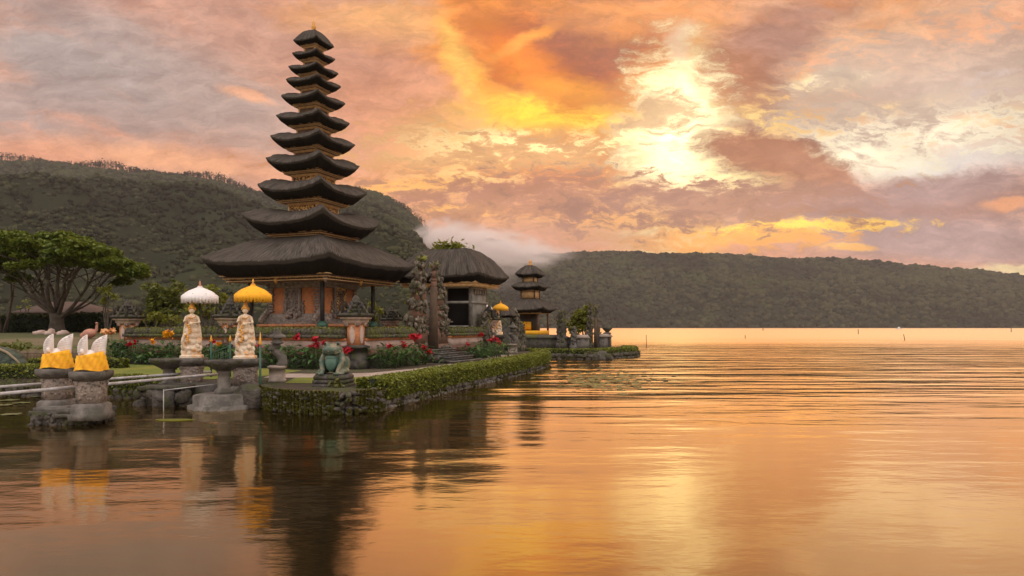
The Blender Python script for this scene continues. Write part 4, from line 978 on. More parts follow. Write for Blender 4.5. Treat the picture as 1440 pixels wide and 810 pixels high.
q = MB(); q.tube([(0, 0, 0), (0, 0, 1.75)], .028, 8); q.build('pole', 'green', t); q = MB(); q.lathe([(.03, 1.75), (.04, 1.8), (.025, 1.9), (.004, 2.08)], n=8); q.build('tip', 'yel', t)

# railings running to the winged statues
def pipe(label, p0, p1, r=.035):
    q = MB(); q.tube(resample([p0, p1], 1.0)+np.array([0, 0, 0]), r, 10); p = q.build('railing_pipe', 'pipe', smooth=True); tag(p, label, 'railing', 'white railing pipes over the water'); return p
pipe('rear white railing pipe crossing behind the winged statue pedestals', at(-110, 552.2, .75), at(296, 522.5, .75), .033)
pipe('front white railing pipe resting against the winged statue pedestals', at(-110, 564, .75), at(312, 525.5, .75), .036)
t = thing('pipe_frame', 'thin white pipe on a short post in the water by the plinth', 'railing', (X_(230, 16.2), 16.2, 0))
a = np.array([X_(230, 16.2), 16.2, 0]); q = MB(); q.tube([(0, 0, -.3), (0, 0, .52)], .011, 8); q.build('upright', 'pipe', t)
e = at(322, 538, .6)-a; q = MB(); q.tube([(0, 0, .50), tuple(e)], .011, 8); q.build('rail', 'pipe', t)

# ------------------------------------------------------------------ winged statues in yellow cloth
def winged(loc, label, rz):
    t = thing('winged_statue', label, 'statue', loc, rz, 'winged white statues on pedestals in the water')
    q = MB(); q.ell((0, 0, .18), (.2, .2, .2)); q.ell((-.03, .0, .30), (.12, .10, .14)); q.ell((-.12, -.12, .40), (.045, .05, .06)); q.build('body', 'white', t, mods=(.014, 1))
    n = 64; vs = []; prof = []
    for i, z in enumerate(np.linspace(0, .34, 9)):
        for k in range(n):
            th = 2*PI*k/n; rr = (.31-.20*z)*(1+.05*math.sin(5*th+z*9)+.05*math.sin(9*th+z*22)+.03*math.sin(17*th-z*30)); hem = .02*math.sin(3*th) if i == 0 else 0
            vs.append((rr*math.cos(th)*1.04, rr*math.sin(th)*.9, z+hem+.02+(.05*math.sin(th+1) if i == 8 else 0)))
    m = 9; fs = [(i*n+k, i*n+(k+1) % n, (i+1)*n+(k+1) % n, (i+1)*n+k) for i in range(m-1) for k in range(n)]+[tuple((m-1)*n+k for k in range(n))]
    MB().add(vs, fs).build('yellow_wrap', 'yellow', t, smooth=True)
    def wing(x0, sx, y0, tip, base, nm, yaw):
        # feathered fan: each feather is a thin tapered slat laid over the next
        q = MB(); nf = 11
        for j in range(nf):
            a = j/(nf-1); L_ = base+(tip-base)*(a**.8); th = R(62-4*j)*0+R(12+78*(1-a))    # lower feathers sweep outward, upper stand tall
            ex = sx*(L_*math.cos(th)*.62); ez = L_*math.sin(th) if a < 1 else L_
            p0 = np.array([x0+sx*.02*j*0, y0, .26+.012*j]); p1 = np.array([x0+sx*(.12+.15*a), y0+.02*math.sin(a*3), .30+.42*a]); 
            q.box(((p0+p1)/2)+(0, .004*j, 0), (.07, .018, float(np.linalg.norm(p1-p0))), e=(0, math.atan2(p1[0]-p0[0], p1[2]-p0[2]), 0))
        # outline plate
        if nm == 'wide': out = [(0, .22), (-.005, .40), (.005, .46), (.04, .53), (.10, .585), (.19, .63), (.33, .68), (.325, .58), (.305, .45), (.285, .34), (.26, .22)]
        else: out = [(.02, .22), (-.02, .38), (-.02, .46), (.0, .53), (.04, .59), (.10, .64), (.18, .68), (.185, .55), (.19, .4), (.19, .22)]
        o = [(x0+sx*x, .22+(z-.22)*1.15) for x, z in out]; m_ = len(o); q = MB()
        vs = [(x, y0-.02, z) for x, z in o]+[(x, y0+.02, z) for x, z in o]; ctr = np.mean(o, 0)
        q.add(vs, [tuple(range(m_)), tuple(range(m_, 2*m_))[::-1]]+[(i, m_+i, m_+(i+1) % m_, (i+1) % m_) for i in range(m_)])
        # raised feather ribs, curved like the wing
        O = np.array(o); lo = O[:, 1].min()
        for j in range(9):
            a = (j+1)/10; z = .26+a*.50; xs = []
            for i in range(m_):
                z1, z2 = O[i, 1], O[(i+1) % m_, 1]
                if (z1-z)*(z2-z) < 0: s_ = (z-z1)/(z2-z1); xs.append(O[i, 0]+s_*(O[(i+1) % m_, 0]-O[i, 0]))
            if len(xs) >= 2:
                l, r_ = min(xs), max(xs); q.tube([(l+.01, y0-.024, z-.03), ((l+r_)/2, y0-.03, z), (r_-.005, y0-.022, z+.02)], .0055, 5)
        return q.build('wing', 'white', t)
    wing(-.02, 1, .03, .5, .3, 'wide', 0); wing(-.23, 1, -.07, .4, .3, 'narrow', 0)
    return t
WA = (X_(81, 14.75), 14.75); WB = (X_(129, 14.1), 14.1)
za, zb_ = Z_(518, 14.75), Z_(521.5, 14.1)
pedestal('water_pedestal', 'left carved stone pedestal in the water under a winged statue', WA, .50, za, .1, 'stone', 'carved pedestals in the water')
pedestal('water_pedestal', 'right carved stone pedestal in the water under a winged statue', WB, .50, zb_, .1, 'stone', 'carved pedestals in the water')
winged((WA[0], WA[1], za), 'left white winged statue wrapped in yellow cloth', 0)
winged((WB[0], WB[1], zb_), 'right white winged statue wrapped in yellow cloth', R(-6))
t = thing('rubble_footing', 'dark rubble footing in the water below the two winged statues', 'footing', ((WA[0]+WB[0])/2, 14.3, 0), 0)
q = MB(); q.box((0, .1, .02), (1.15, .95, .5)); 
q.build('mortar_core', 'dstone', t)
q = MB()
for i in range(230):
    a = rng.uniform(0, 2*PI); x, y = math.cos(a), math.sin(a); m_ = max(abs(x), abs(y)); q.rock((x/m_*.60, .1+y/m_*.48, rng.uniform(-.1, .24)), rng.uniform(.035, .075, 3), 0)
q.build('pebbles', 'dstone', t)
q = MB()
for i in range(2): q.box(((-.33, .33)[i], (.2, -.05)[i], .285), (.72, .72, .09), .1); q.box(((-.33, .33)[i], (.2, -.05)[i], .20), (.78, .78, .07), .16)
q.build('flagstones', 'stone', t)

# ------------------------------------------------------------------ frog statue
fl = at(460, 545, .5); fz = .5
t = thing('frog_plinth', 'layered dark stone plinth carrying the green frog', 'plinth', (fl[0]+.05, fl[1]+.45, fz-.02), R(-8)); t.scale = (.84, .9, 1)
q = MB(); q.stack([(.50, 0), (.50, .09), (.46, .09), (.46, .11), (.49, .11), (.49, .19), (.45, .19), (.45, .21), (.47, .21), (.47, .27), (.42, .33)], (0, 0, 0), 1, .85); q.build('slabs', 'dstone', t)
q = MB(); q.leaves(np.stack([.28+rng.normal(0, .07, 60), -.44+rng.normal(0, .03, 60), abs(rng.normal(.02, .09, 60))], 1), .07, .2, 2.4); q.build('weeds', 'moss', t)
t = thing('frog_statue', 'big green frog statue with pale teal belly sitting on dark plinth', 'statue', (fl[0]+.05, fl[1]+.45, fz+.30), R(-8)); t.scale = (.82, .9, 1)
b = MB(); E = lambda c, r, e=(0, 0, 0): b.ell(c, r, e, 2)
E((0, .08, .38), (.30, .32, .34), (-.3, 0, 0)); E((0, -.05, .62), (.29, .26, .17)); E((0, -.22, .62), (.27, .17, .11)); E((0, -.16, .56), (.30, .2, .075)); E((0, -.1, .70), (.2, .18, .08))
for s_ in (-1, 1):
    E((s_*.19, -.10, .76), (.075, .08, .075)); E((s_*.30, .12, .24), (.15, .26, .22), (0, s_*.2, 0)); E((s_*.36, .0, .08), (.13, .24, .08))
    b.tube([(s_*.24, -.05, .50), (s_*.33, -.12, .34), (s_*.27, -.22, .16), (s_*.24, -.28, .04)], [.11, .10, .075, .07], 10)
    for a in (-.35, 0, .35): b.tube([(s_*.24, -.28, .04), (s_*.24+a*.22, -.40, .025)], [.035, .028], 6)
    for a in (-.3, 0, .3): b.tube([(s_*.36, -.12, .05), (s_*.38+a*.2, -.32, .03)], [.04, .03], 6)
b.build('body', 'frog', t, mods=(.016, 2))
b = MB(); b.ell((0, -.17, .30), (.19, .13, .23)); b.ell((0, -.18, .44), (.17, .12, .07)); b.build('belly', 'belly', t, mods=(.016, 2))
b = MB(); b.tube([(-.27, -.13, .60), (-.2, -.31, .595), (0, -.375, .60), (.2, -.31, .595), (.27, -.13, .60)], .016, 6); b.build('mouth', 'pink', t)
for s_ in (-1, 1):
    b = MB(); b.ell((s_*.205, -.165, .775), (.035, .025, .035)); b.build('eye', 'ebony', t, smooth=True)

# big mossy sculpture at the left edge
Yb = 23.6; t = thing('reptile_statue', 'large dark green scaly animal back behind the hedge at the left edge', 'statue', (X_(-2, Yb), Yb, .5))
b = MB(); b.ell((0, 0, .32), (.95, .6, .52), (0, .10, 0)); b.ell((-.6, 0, .42), (.7, .5, .48)); b.ell((.72, -.1, .20), (.34, .3, .24)); b.ell((.9, -.15, .10), (.22, .22, .12)); b.ell((.35, -.45, .12), (.3, .22, .16)); b.build('body', surf('dark_green_glaze', (.035, .065, .045), (.06, .085, .05), 3, .6, 1, 14, c3=(.02, .03, .02), c3s=4, c3t=.5, bd=.06), t, mods=(.03, 2))
b = MB(); b.tube([(-.3, -.5, .86), (.15, -.42, .84), (.55, -.36, .64), (.85, -.33, .38), (1.04, -.3, .14)], [.05, .05, .045, .04, .035], 8); b.build('pale_edge', surf('pale_tan', (.33, .26, .18), (.2, .15, .1), 4), t, smooth=True)

# swan sculpture, flat-topped stones, fence of stakes, roofed house
Ys = 40; t = thing('swan_sculpture', 'pink terracotta swan sculpture with raised neck on the garden lawn', 'sculpture', (X_(127, Ys), Ys, gz(Ys)))
b = MB(); b.ell((-.05, 0, .35), (.42, .28, .28), (0, -.2, 0)); b.ell((-.35, 0, .22), (.25, .2, .2)); b.tube([(.2, 0, .35), (.36, 0, .55), (.38, 0, .78), (.40, 0, .95)], [.12, .09, .07, .055], 8); b.ell((.40, -.04, .96), (.07, .10, .06)); b.build('body', 'pink', t, mods=(.02, 2))
t = thing('stake_fence', 'low fence of weathered brown stakes between lawn and garden', 'fence', (X_(75, 30), 30, gz(30)-.05), 0)
q = MB()
for i in range(74):
    x = -1.55+i*.045; h = .52+.06*math.sin(i*1.7)+rng.uniform(-.05, .05); q.tube([(x*1.0, rng.uniform(-.02, .02), 0), (x+rng.uniform(-.02, .02), 0, h)], .016, 5)
q.build('stakes', 'fence', t); q = MB(); q.tube([(-1.6, -.03, .38), (1.75, -.03, .38)], .014, 5); q.tube([(-1.6, -.03, .15), (1.75, -.03, .15)], .014, 5); q.build('rails', 'fence', t)
t = thing('garden_house', 'low house with brown hipped roof behind the big tree', 'house', (X_(98, 60), 60, 1.5))
w = MB(); w.box((-.4, 0, .95), (3.6, 4, 2.0)); w.build('wall', 'greywall', t)
w = MB(); w.add([(-3.1, -2.8, 1.78), (3.4, -2.8, 1.75), (3.4, 2.8, 1.75), (-3.1, 2.8, 1.78), (-1.5, 0, 2.72), (1.1, 0, 2.72), (-3.1, -2.8, 1.66), (3.4, -2.8, 1.63), (3.4, 2.8, 1.63), (-3.1, 2.8, 1.66)], [(0, 1, 5, 4), (1, 2, 5), (2, 3, 4, 5), (3, 0, 4), (0, 6, 7, 1), (1, 7, 8, 2), (2, 8, 9, 3), (3, 9, 6, 0), (6, 9, 8, 7)]); w.build('roof', 'roof_tile', t)
w = MB(); w.box((-1.2, -2.03, .9), (.6, .08, 1.5)); w.build('door', 'wood', t)
for x in (-2.4, 2.6): w = MB(); w.box((x, -2.4, .8), (.14, .14, 1.7)); w.build('post', 'wood2', t)
for i, (px, lab, s_) in enumerate(((56, 'flat pale stone bench left of the big tree trunk', .8), (70, 'small pale stone heap at the foot of the big tree', .55), (88, 'flat pale stone slab right of the big tree trunk', .6))):
    q = MB(); q.rock((0, 0, .12), (s_*.55, .3, .16), 1, .08); q.rock((.1, 0, .24), (s_*.3, .2, .10 if i != 1 else .2), 1, .08); o = q.build('garden_stone', 'plaster'); o.location = (X_(px, 44), 44, gz(44)-.05); tag(o, lab, 'stone')

# ------------------------------------------------------------------ trees
def limb(b, p0, p1, r0, r1, n=7, bend=.12, seg=7):
    p0 = np.array(p0, float); p1 = np.array(p1, float); L_ = np.linalg.norm(p1-p0); ts = np.linspace(0, 1, seg); off = rng.normal(size=3)*bend*L_
    pts = [p0+(p1-p0)*t_+off*math.sin(PI*t_)*.5+np.array([0, 0, .12*L_*math.sin(PI*t_)*0]) for t_ in ts]; b.tube(pts, r0+(r1-r0)*ts, n); return pts
def clumps(cs, n, flat=.5, spread=1.0):
    out = []
    for (x, y, z, r) in cs:
        k = int(n*r*r); d = rng.normal(size=(k, 3)); d /= np.linalg.norm(d, axis=1)[:, None]; d *= (rng.random((k, 1))**.45)*r
        d[:, 2] *= flat; out.append(d+np.array([x, y, z]))
    return np.concatenate(out)
def bigtree():
    Y = 48; bx_, bz = X_(80, Y), gz(Y)-.1; t = thing('spreading_tree', 'large flat crowned spreading tree on the left with many bare limbs', 'tree', (bx_, Y, bz))
    w = MB(); L3 = lambda px, py, dy=0: np.array([X_(px, Y+dy)-bx_, dy, Z_(py, Y+dy)-bz])
    base = np.array([0, 0, 0.]); fork = L3(80, 441); w.tube([base-(0, 0, .3), base+(0, 0, .3), fork*.6, fork], [.75, .52, .42, .46], 12)
    ends = []
    for (px, py, dy, r) in ((18, 372, -1, .24), (40, 360, 2, .22), (58, 350, -2, .24), (80, 348, 1, .24), (98, 352, -2.5, .22), (118, 362, 1.5, .24), (140, 372, -1, .22), (160, 380, 2, .18), (66, 372, 3, .18), (104, 378, -3, .18), (30, 385, 1, .16), (0, 365, 0, .2), (176, 385, -.5, .12)):
        st_ = L3(80+rng.uniform(-4, 4), 441+rng.uniform(-3, 8)); e_ = L3(px, py, dy); mid_ = st_*.45+e_*.55+np.array([0, 0, -.5 if abs(px-80) > 50 else 0]); 
        r *= .72; limb(w, st_, mid_, r, r*.6); limb(w, mid_, e_, r*.6, .05); ends.append(e_)
        for k in range(3):
            e2_ = mid_+(e_-mid_)*.5+rng.normal(size=3)*np.array([1.4, 1.4, .5])+np.array([0, 0, .8]); limb(w, mid_+(e_-mid_)*.2*k, e2_, r*.3, .03, 5)
    w.build('trunk', 'bark', t, smooth=True)
    top = [(-60, 325), (0, 318), (30, 316), (60, 324), (85, 322), (110, 326), (132, 330), (150, 343), (175, 358), (195, 368), (205, 380)]
    bot = [(-60, 378), (0, 378), (30, 372), (60, 366), (85, 368), (110, 374), (132, 378), (150, 386), (175, 386), (195, 390), (205, 388)]
    tp, bp = np.array(top, float), np.array(bot, float); cs = []
    for i in range(210):
        px = rng.uniform(-50, 200); a = rng.random(); y0_, y1_ = np.interp(px, tp[:, 0], tp[:, 1])+7, np.interp(px, bp[:, 0], bp[:, 1])-4
        wd = 5.5*math.sqrt(max(.1, 1-((px-70)/140)**2)); dy = rng.uniform(-wd, wd)
        py = y0_+(y1_-y0_)*(a**1.2)+ (abs(dy)/6)**2*14; p = L3(px, min(py, y1_+8), dy*.9); cs.append((p[0], dy*.9, p[2], rng.uniform(.42, .85)))
    for px, py in ((172, 393), (165, 398), (178, 396), (24, 386), (34, 390), (16, 392)): p = L3(px, py); cs.append((p[0], 0, p[2], .5))
    MB().leaves(clumps(cs, 520, .42), .16, .7, 1.9).build('crown', 'l_tree', t)
bigtree()
def bush_tree(name, label, px, Y, base_py_z, pts, lm, n=260, leaf=.2, trunk=.12, group=None, flat=.8):
    bx_ = X_(px, Y); t = thing(name, label, 'tree', (bx_, Y, base_py_z), group=group); w = MB(); cs = []
    for (qx, qy, rpx) in pts:
        r = rpx*Y/F; x = X_(qx, Y)-bx_; z = Z_(qy, Y)-base_py_z; dy = rng.uniform(-1, 1)*r*.7; cs.append((x, dy, z, r*.9)); limb(w, (x*.1, 0, 0), (x, dy, z), trunk, .03, 6)
        for k in range(7):
            a = rng.normal(size=3); a /= np.linalg.norm(a); cs.append((x+a[0]*r, dy+a[1]*r, z+a[2]*r*.8, r*rng.uniform(.22, .42)))
    w.build('trunk', 'bark', t, smooth=True); MB().leaves(clumps(cs, n, flat), leaf, .5, 1.7).build('crown', lm, t); return t
bush_tree('garden_tree', 'round olive green tree behind the wall left of the white parasol', 232, 42, 1.3, [(222, 408, 14), (238, 416, 18), (220, 430, 15), (244, 404, 12), (256, 430, 15), (232, 440, 16), (210, 420, 10)], 'l_mid', 420, .16)
bush_tree('garden_tree', 'feathery yellow green tree behind the wall right of the white parasol', 292, 40, 1.3, [(280, 418, 14), (296, 408, 11), (304, 422, 13), (288, 438, 16), (268, 434, 15), (308, 440, 11)], 'l_yel', 380, .15)
bush_tree('garden_shrub', 'low bright green shrub rising behind the wall near the left pillar', 228, 36, 1.0, [(204, 448, 9), (220, 445, 10), (238, 448, 10), (252, 450, 8)], 'l_yel', 420, .12, .05)
bush_tree('young_tree', 'small yellow leaved tree right of the big spreading tree', 150, 44, 1.5, [(142, 408, 7), (152, 412, 8), (160, 418, 5), (146, 424, 6), (154, 404, 5)], 'l_yel', 380, .13, .05)
bush_tree('young_tree', 'sparse yellowing tree left of the big tree trunk', 38, 56, 1.6, [(34, 424, 6), (42, 432, 5), (28, 432, 5)], 'l_yel', 90, .16, .05)
bush_tree('slender_tree', 'slender forked tree at the left edge under the big crown', 4, 50, 1.6, [(-8, 388, 12), (12, 382, 10), (22, 392, 8), (0, 376, 10)], 'l_mid', 260, .18, .10)
bush_tree('garden_tree', 'soft yellow green tree seen right of the pagoda between its post and pillar', 528, 44, 1.0, [(522, 428, 7), (532, 436, 8), (540, 444, 6), (526, 446, 8)], 'l_yel', 260, .17, .06)
bush_tree('garden_shrub', 'round bright bush inside the islet wall behind the islet split gate', 822, 49, .5, [(818, 446, 12), (826, 438, 9), (810, 454, 10), (806, 462, 8), (828, 452, 10), (816, 460, 9)], 'l_yel', 900, .15, .08)
bush_tree('slender_tree', 'thin bare young tree left of the pillar beneath the mountain', 173, 46, 1.5, [(172, 420, 2), (174, 432, 2)], 'l_mid', 200, .1, .03)
# small palm-like plant far left
t = thing('rosette_plant', 'leafy rosette plant above the dark green sculpture', 'plant', (X_(22, 28), 28, gz(28)))
c = np.stack([rng.normal(0, .38, 300), rng.normal(0, .3, 300), .62+abs(rng.normal(0, .12, 300))], 1); MB().leaves(c, .1, .4, 2.2).build('leaves', 'l_mid', t); q = MB(); q.tube([(0, 0, 0), (0, 0, .7)], .05, 6); q.build('stem', 'bark', t)
# ------------------------------------------------------------------ flowering plants
def broad_leaf(b, p, d, L_, w, droop):
    d = np.array(d, float); d /= np.linalg.norm(d); s_ = np.cross(d, (0, 0, 1.)); s_ /= np.linalg.norm(s_)+1e-9; vs = []
    for i, (a, ww) in enumerate(((0, .12), (.25, .8), (.5, 1), (.75, .7), (1, .04))):
        c = p+d*L_*a-np.array([0, 0, droop*L_*a*a]); up_ = np.array([0, 0, .18*w*ww]); vs += [c-s_*w*ww/2+up_, c, c+s_*w*ww/2+up_]
    b.add(vs, [(i*3+j, i*3+j+1, i*3+j+4, i*3+j+3) for i in range(4) for j in range(2)])
def canna(loc, label, h, wd, flowers, nleaf=46, lsz=.31, group='flowering plants along the temple wall', lm='l_bed'):
    t = thing('flowering_plant', label, 'plant', (loc[0], loc[1], loc[2]), group=group); b = MB(); s_ = MB()
    for k in range(max(3, nleaf//8)):
        x, y = rng.normal(0, wd*.3), rng.normal(0, .15); s_.tube([(x*.6, y, 0), (x, y, h*.95)], [.016, .008], 5)
    for i in range(nleaf):
        x, y, z = rng.normal(0, wd*.36), rng.normal(0, .17), h*rng.uniform(.15, .95); a = rng.uniform(0, 2*PI); el = rng.uniform(-.1, .9)
        broad_leaf(b, np.array([x, y, z]), (math.cos(a)*math.cos(el), math.sin(a)*math.cos(el), math.sin(el)), lsz*rng.uniform(.6, 1.2), lsz*.42, rng.uniform(.2, .7))
    for (dx_, z, mat_, sz) in flowers: s_.tube([(dx_*.5, 0, h*.4), (dx_, -.05, z)], [.011, .008], 5)
    b.build('leaves', lm, t); s_.build('stems', 'l_bed', t)
    for (dx_, z, mat_, sz) in flowers:
        f = MB(); c = np.stack([dx_+rng.normal(0, sz*.4, 26), -.05+rng.normal(0, sz*.4, 26), z+rng.normal(0, sz*.35, 26)], 1); f.leaves(c, sz*.8, .3, 1.2); f.build('flower', mat_, t)
    return t
def fl_at(loc, px, py): return ((px-720)*loc[1]/F-loc[0], Z_(py, loc[1])-loc[2])
left_bed = [(10.6, [(188, 485, 'red', .15), (182, 484, 'red', .12)], 'with a red bloom right of the winged statues', 1.0), (9.7, [], 'without blooms between the red and the yellow bloom', .85),
 (8.9, [(216, 481, 'yflower', .14)], 'with one low yellow bloom', .8), (8.0, [(238, 469, 'yflower', .2)], 'with a tall yellow bloom above the dark bowl', 1.0), (7.0, [], 'directly left of the goddess under the white parasol', .8),
 (6.2, [(300, 481, 'red', .12)], 'with a red bloom behind the green gate', .8), (5.5, [(308, 484, 'yflower', .13)], 'with an orange yellow bloom behind the green gate', .8), (4.7, [], 'between the green gate and the yellow parasol goddess', .8),
 (4.0, [(365, 486, 'red', .11)], 'with a small red bloom by the tall green post', .8), (3.2, [(418, 474, 'red', .16)], 'with a single tall red bloom right of the stone lantern', .85), (2.4, [(443, 478, 'red', .17), (438, 488, 'red', .13), (446, 487, 'red', .13)], 'with three clustered red blooms above the frog', .9),
 (1.6, [(456, 482, 'red', .12)], 'with a red bloom just left of the frog head', .8), (.9, [(487, 492, 'red', .17)], 'with a red bloom right of the frog head', .75)]
for s_, fl_, txt, h in left_bed:
    for rowi, off in enumerate((-.75,)):
        p = comp(off, s_); loc = (p[0], p[1], .5); F_ = [(*fl_at(loc, a, b_), m_, z) for a, b_, m_, z in fl_]
        canna(loc, 'broad leaved plant '+txt, h, .9, F_, 60)
right_bed = [(.5, [(548, 487, 'red', .15)], 'with a red bloom right of the corner pillar', .8), (1.3, [(568, 485, 'red', .15)], 'with a red bloom midway between corner pillar and split gate', .85), (2.2, [(585, 474, 'red', .2)], 'with a large red bloom at the foot of the split gate', .9), (3.1, [(595, 488, 'red', .14), (603.5, 495, 'red', .13)], 'with two low red blooms beside the steps', .7)]
for s_, fl_, txt, h in right_bed:
    p = comp(s_, -.85); loc = (p[0], p[1], .5); F_ = [(*fl_at(loc, a, b_), m_, z) for a, b_, m_, z in fl_]; canna(loc, 'bright leaved plant '+txt, h, 1.0, F_, 75, lm='l_bed')
for s_, fl_, txt, h in [(8.0, [(658, 484, 'red', .10)], 'with a tiny red bloom right of the steps', .6), (8.9, [(675, 470, 'red', .16)], 'with a tall red bloom before the right wall', .8), (9.9, [(688, 479, 'red', .16), (696, 477, 'red', .16)], 'with a pair of red blooms near the right pillar', .8), (10.9, [(703, 483, 'red', .15)], 'with a low red bloom at the right end of the bed', .7)]:
    p = comp(s_, -1.0); loc = (p[0], p[1], .5); F_ = [(*fl_at(loc, a, b_), m_, z) for a, b_, m_, z in fl_]; canna(loc, 'bright leaved plant '+txt, h, 1.1, F_, 75)
for px, lab in ((148, 'left peach flower cluster just behind the right winged statue'), (158, 'right peach flower cluster just behind the right winged statue')):
    Yp = 31; canna((X_(px, Yp), Yp, gz(Yp)), lab, .8, .4, [(0, Z_(467, Yp)-gz(Yp), 'oflower', .2)], 16, .2, 'peach flowers behind the winged statues')
canna((X_(120, 27.5), 27.5, .5), 'dark leafy plant between the two winged statues', .8, .5, [], 34, .24)
canna((X_(160, 27.6), 27.6, .5), 'tall dark leafy plant right of the winged statues', 1.05, .9, [], 80, .26)

# ------------------------------------------------------------------ small shrines and figures beyond the gate
Yu = 37.5; gl = (X_(700, Yu), Yu)
pedestal('statue_pedestal', 'dark pedestal under the distant checkered statue', gl, .6, Z_(471, Yu), .5, 'dstone')
goddess((gl[0], gl[1], Z_(471, Yu)), 'distant pale statue with gold crown under the small yellow parasol', Z_(436, Yu)-Z_(471, Yu), R(10), None, 'ivory')
parasol('parasol', 'small distant yellow parasol right of the grey box shrine', (gl[0]+.15, gl[1]+.4, .5), Z_(431, Yu+.4), .44, 'yellow')
parasol('parasol', 'small distant white parasol half hidden behind the grey box shrine', (X_(684, 39), 39, .5), Z_(432, 39), .35, 'wcloth', 'pink')
def minishrine(px, Y, label, ztop, w):
    t = thing('small_shrine', label, 'shrine', (X_(px, Y), Y, .5), RZ)
    q = MB(); q.stack([(w*.5, 0), (w*.5, .9), (w*.4, .9), (w*.4, ztop-1.05-.5)]); q.build('body', 'dstone', t)
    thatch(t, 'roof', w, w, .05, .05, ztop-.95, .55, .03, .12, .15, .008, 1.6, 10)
minishrine(713, 41.5, 'small dark shrine with thatched roof right of the distant yellow parasol', 3.15, .5)
def carved_post(px, Y, zb, pyt, w, label, name='carved_guardian', mat='dstone', moss_=40):
    t = thing(name, label, 'statue', (X_(px, Y), Y, zb), RZ); H = Z_(pyt, Y)-zb; q = MB(); q.stack([(w*.5, 0), (w*.5, H*.18), (w*.4, H*.2), (w*.36, H*.5), (w*.42, H*.55), (w*.3, H*.78), (w*.12, H*.95), (.02, H)])
    for i in range(46): z = rng.uniform(.2, .95); a = rng.uniform(0, 2*PI); rr = w*(.46-.3*max(0, z-.5)); q.ell((rr*math.cos(a), rr*math.sin(a), z*H), (w*.12, w*.12, w*.2), (rng.normal()*.4, rng.normal()*.4, 0), 1, .08)
    q.build('carving', mat, t); m_ = MB(); m_.leaves(np.stack([rng.normal(0, w*.3, moss_), rng.normal(0, w*.3, moss_), H*rng.uniform(.6, .98, moss_)], 1), .1, .2, 2); m_.build('moss', 'moss', t); return t
carved_post(683, 34.6, .5, 437, .55, 'mossy carved figure left of the distant yellow parasol', mat='gatecarve')
carved_post(724, 42.2, .5, 432, .62, 'brown carved gate piece just left of the three tiered pagoda', mat='gatecarve')
carved_post(733, 42.6, .5, 452, .5, 'short carved figure at the left foot of the three tiered pagoda', mat='gatecarve')
carved_post(790, 44.5, .5, 436, .62, 'dark mossy carved pillar right of the three tiered pagoda', mat='dstone', moss_=120)
carved_post(807, 44.6, .5, 458, .45, 'low carved figure before the round bush on the islet', mat='stone')
# islet walls, gate and urn pillar
def islet_wall(name, label, px0, px1, Y0, Y1_, zt, mat, capm):
    p0 = np.array([X_(px0, Y0), Y0]); p1 = np.array([X_(px1, Y1_), Y1_]); d = p1-p0; t = thing(name, label, 'wall', tuple((p0+p1)/2)+(.45,), math.atan2(d[1], d[0])); L_ = np.linalg.norm(d)
    q = MB(); q.box((0, 0, (zt-.45-.22)/2), (L_, .4, zt-.45-.22)); q.build('body', mat, t); q = MB(); q.box((0, 0, zt-.45-.11), (L_+.1, .62, .22), 0, .7); q.build('coping', capm, t)
islet_wall('islet_wall', 'dark mossy wall below the three tiered pagoda', 724, 803, 45.3, 44.9, 1.50, 'dstone', 'cap')
islet_wall('islet_wall', 'short grey wall left of the small islet split gate', 810, 827, 44.6, 44.8, 1.50, 'stone', 'paving')
islet_wall('islet_wall', 'short grey wall right of the small islet split gate', 841, 857, 46.2, 46.8, 1.55, 'stone', 'paving')
p = np.array([X_(831, 45.4), 45.4]); gate_half(p, -1, 'left half of the small weathered split gate on the islet', 3.0, .45, 11, .62, ('dstone', 'gatecarve', 'moss'))['group'] = 'two halves of the small split gate on the islet'
p = np.array([X_(838, 46), 46]); gate_half(p, 1, 'right half of the small weathered split gate on the islet', 2.9, .45, 12, .62, ('dstone', 'gatecarve', 'moss'))['group'] = 'two halves of the small split gate on the islet'
t = thing('urn_pillar', 'dark urn topped pillar at the right end of the islet wall', 'pillar', (X_(854, 46.7), 46.7, .45), RZ)
q = MB(); q.stack([(.2, 0), (.2, 1.1), (.26, 1.14), (.14, 1.2)]); q.build('shaft', 'stone', t); q = MB(); q.lathe([(.12, 1.18), (.14, 1.24), (.32, 1.42), (.36, 1.5), (.2, 1.56), (.14, 1.68), (.05, 1.8), (.01, 1.9)], n=10); q.build('urn', 'dstone', t)
q = MB(); q.rock((0, 0, 0), (.42, .3, .30), 2); q.rock((.45, .05, -.05), (.3, .3, .26), 1); q.rock((-.4, .05, -.08), (.28, .25, .2), 1); o = q.build('boulder', 'dstone'); o.location = (X_(845, 42.1), 42.1, .18); tag(o, 'rough grey boulder at the corner of the islet shore', 'rock')
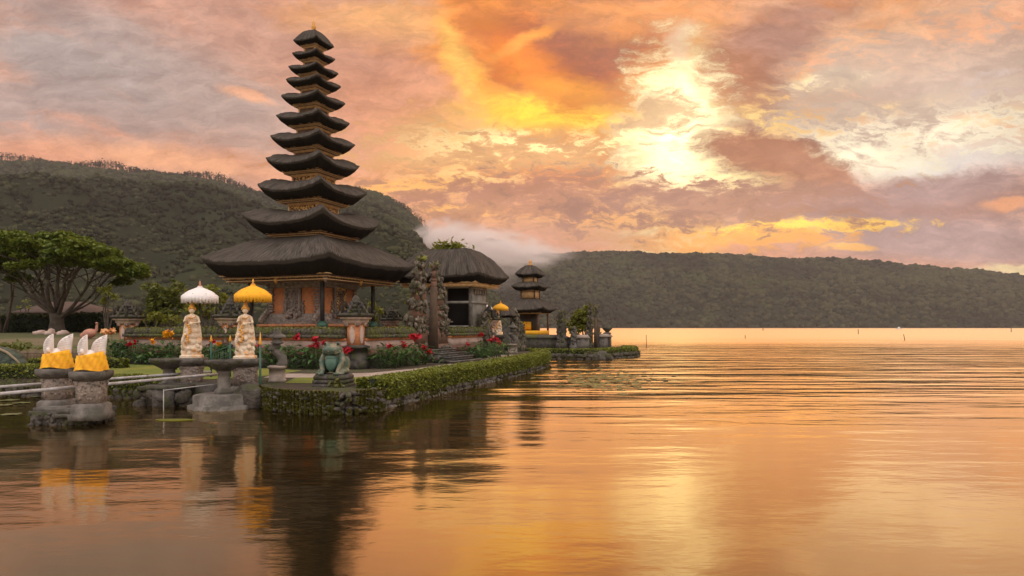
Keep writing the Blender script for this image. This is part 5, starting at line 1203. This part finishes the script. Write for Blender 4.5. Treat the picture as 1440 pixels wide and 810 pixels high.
# thin poles standing in the lake
for px, pyb, pyt, lab in ((909, 488, 471, 'thin pole standing in the lake just right of the islet'), (1273, 479, 470, 'leaning thin pole in the lake far right'), (1048, 476, 471, 'tiny stick in the lake right of the middle'), (1073, 465, 459, 'tiny far stick in the lake below the hill'), (1207, 470, 463, 'small far stick left of the leaning pole'), (1422, 467, 461, 'tiny far stick near the right edge of the lake')):
    p = at(px, pyb, 0); h = Z_(pyt, p[1]); ln = .25*h if px == 1273 else .02; q = MB(); q.tube([(0, 0, -.3), (-ln, 0, h)], .03*p[1]/60, 6); o = q.build('lake_pole', 'wood2'); o.location = tuple(p); tag(o, lab, 'pole', 'poles standing in the lake')
t = thing('float', 'small pale fishing float hut far off on the lake at right', 'boat', (X_(1264, 620), 620, 0)); q = MB(); q.box((0, 0, .4), (4.4, 2, .9), 0, 1.1); q.build('hull', 'white', t); q = MB(); q.box((0, 0, 1.5), (2, 1.6, 1.4), 0, .5); q.build('canopy', 'wcloth', t)
# lily pads
def lily(p, r, lab, grp):
    n = 14; vs = [(0, 0, .012)]+[(r*math.cos(.25+a*(2*PI-.5)/(n-1)), r*.95*math.sin(.25+a*(2*PI-.5)/(n-1)), .010+.006*math.sin(a*2.1)) for a in range(n)]
    b = MB().add(vs, [(0, i, i+1) for i in range(1, n)]); o = b.build('lily_pad', 'pad'); o.location = (p[0], p[1], .004); o.rotation_euler = (0, 0, rng.uniform(0, 6)); tag(o, lab, 'lily pad', grp)
lp = [(8, 554), (22, 551), (35, 556), (14, 563), (4, 570), (48, 549), (30, 567), (52, 558), (16, 583), (44, 552)]
for i, (px, py) in enumerate(lp): lily(at(px, py, 0), rng.uniform(.13, .24), 'small pale lily pad floating left of the winged statue footing', 'lily pads at the left edge')
p = at(245, 591, 0); q = MB(); q.leaves([(0, 0, 0)], .01); n = 12; vs = [(.42*math.cos(a)*(1+.2*math.sin(3*a)), .18*math.sin(a), .012) for a in np.linspace(0, 2*PI, n, endpoint=False)]
o = MB().add(vs, [tuple(range(n))]).build('floating_leaf', 'l_yel'); o.location = (p[0], p[1], 0); tag(o, 'yellow green leaf floating on the water below the fountains', 'leaf')
q = MB(); n = 480
for i in range(n):
    px = rng.normal(850, 38); py = rng.normal(533, 8)
    if py < 516: continue
    p = at(px, py, 0); r = rng.uniform(.05, .16); k = 7; a0 = rng.uniform(0, 6)
    q.add([(p[0]+r*math.cos(a0+2*PI*j/k), p[1]+r*1.2*math.sin(a0+2*PI*j/k), .006+.0004*(i % 9)) for j in range(k)], [tuple(range(k))])
tag(q.build('water_weed', 'pad'), 'scattered patch of floating weed on the lake right of the shore hedge', kind='stuff')
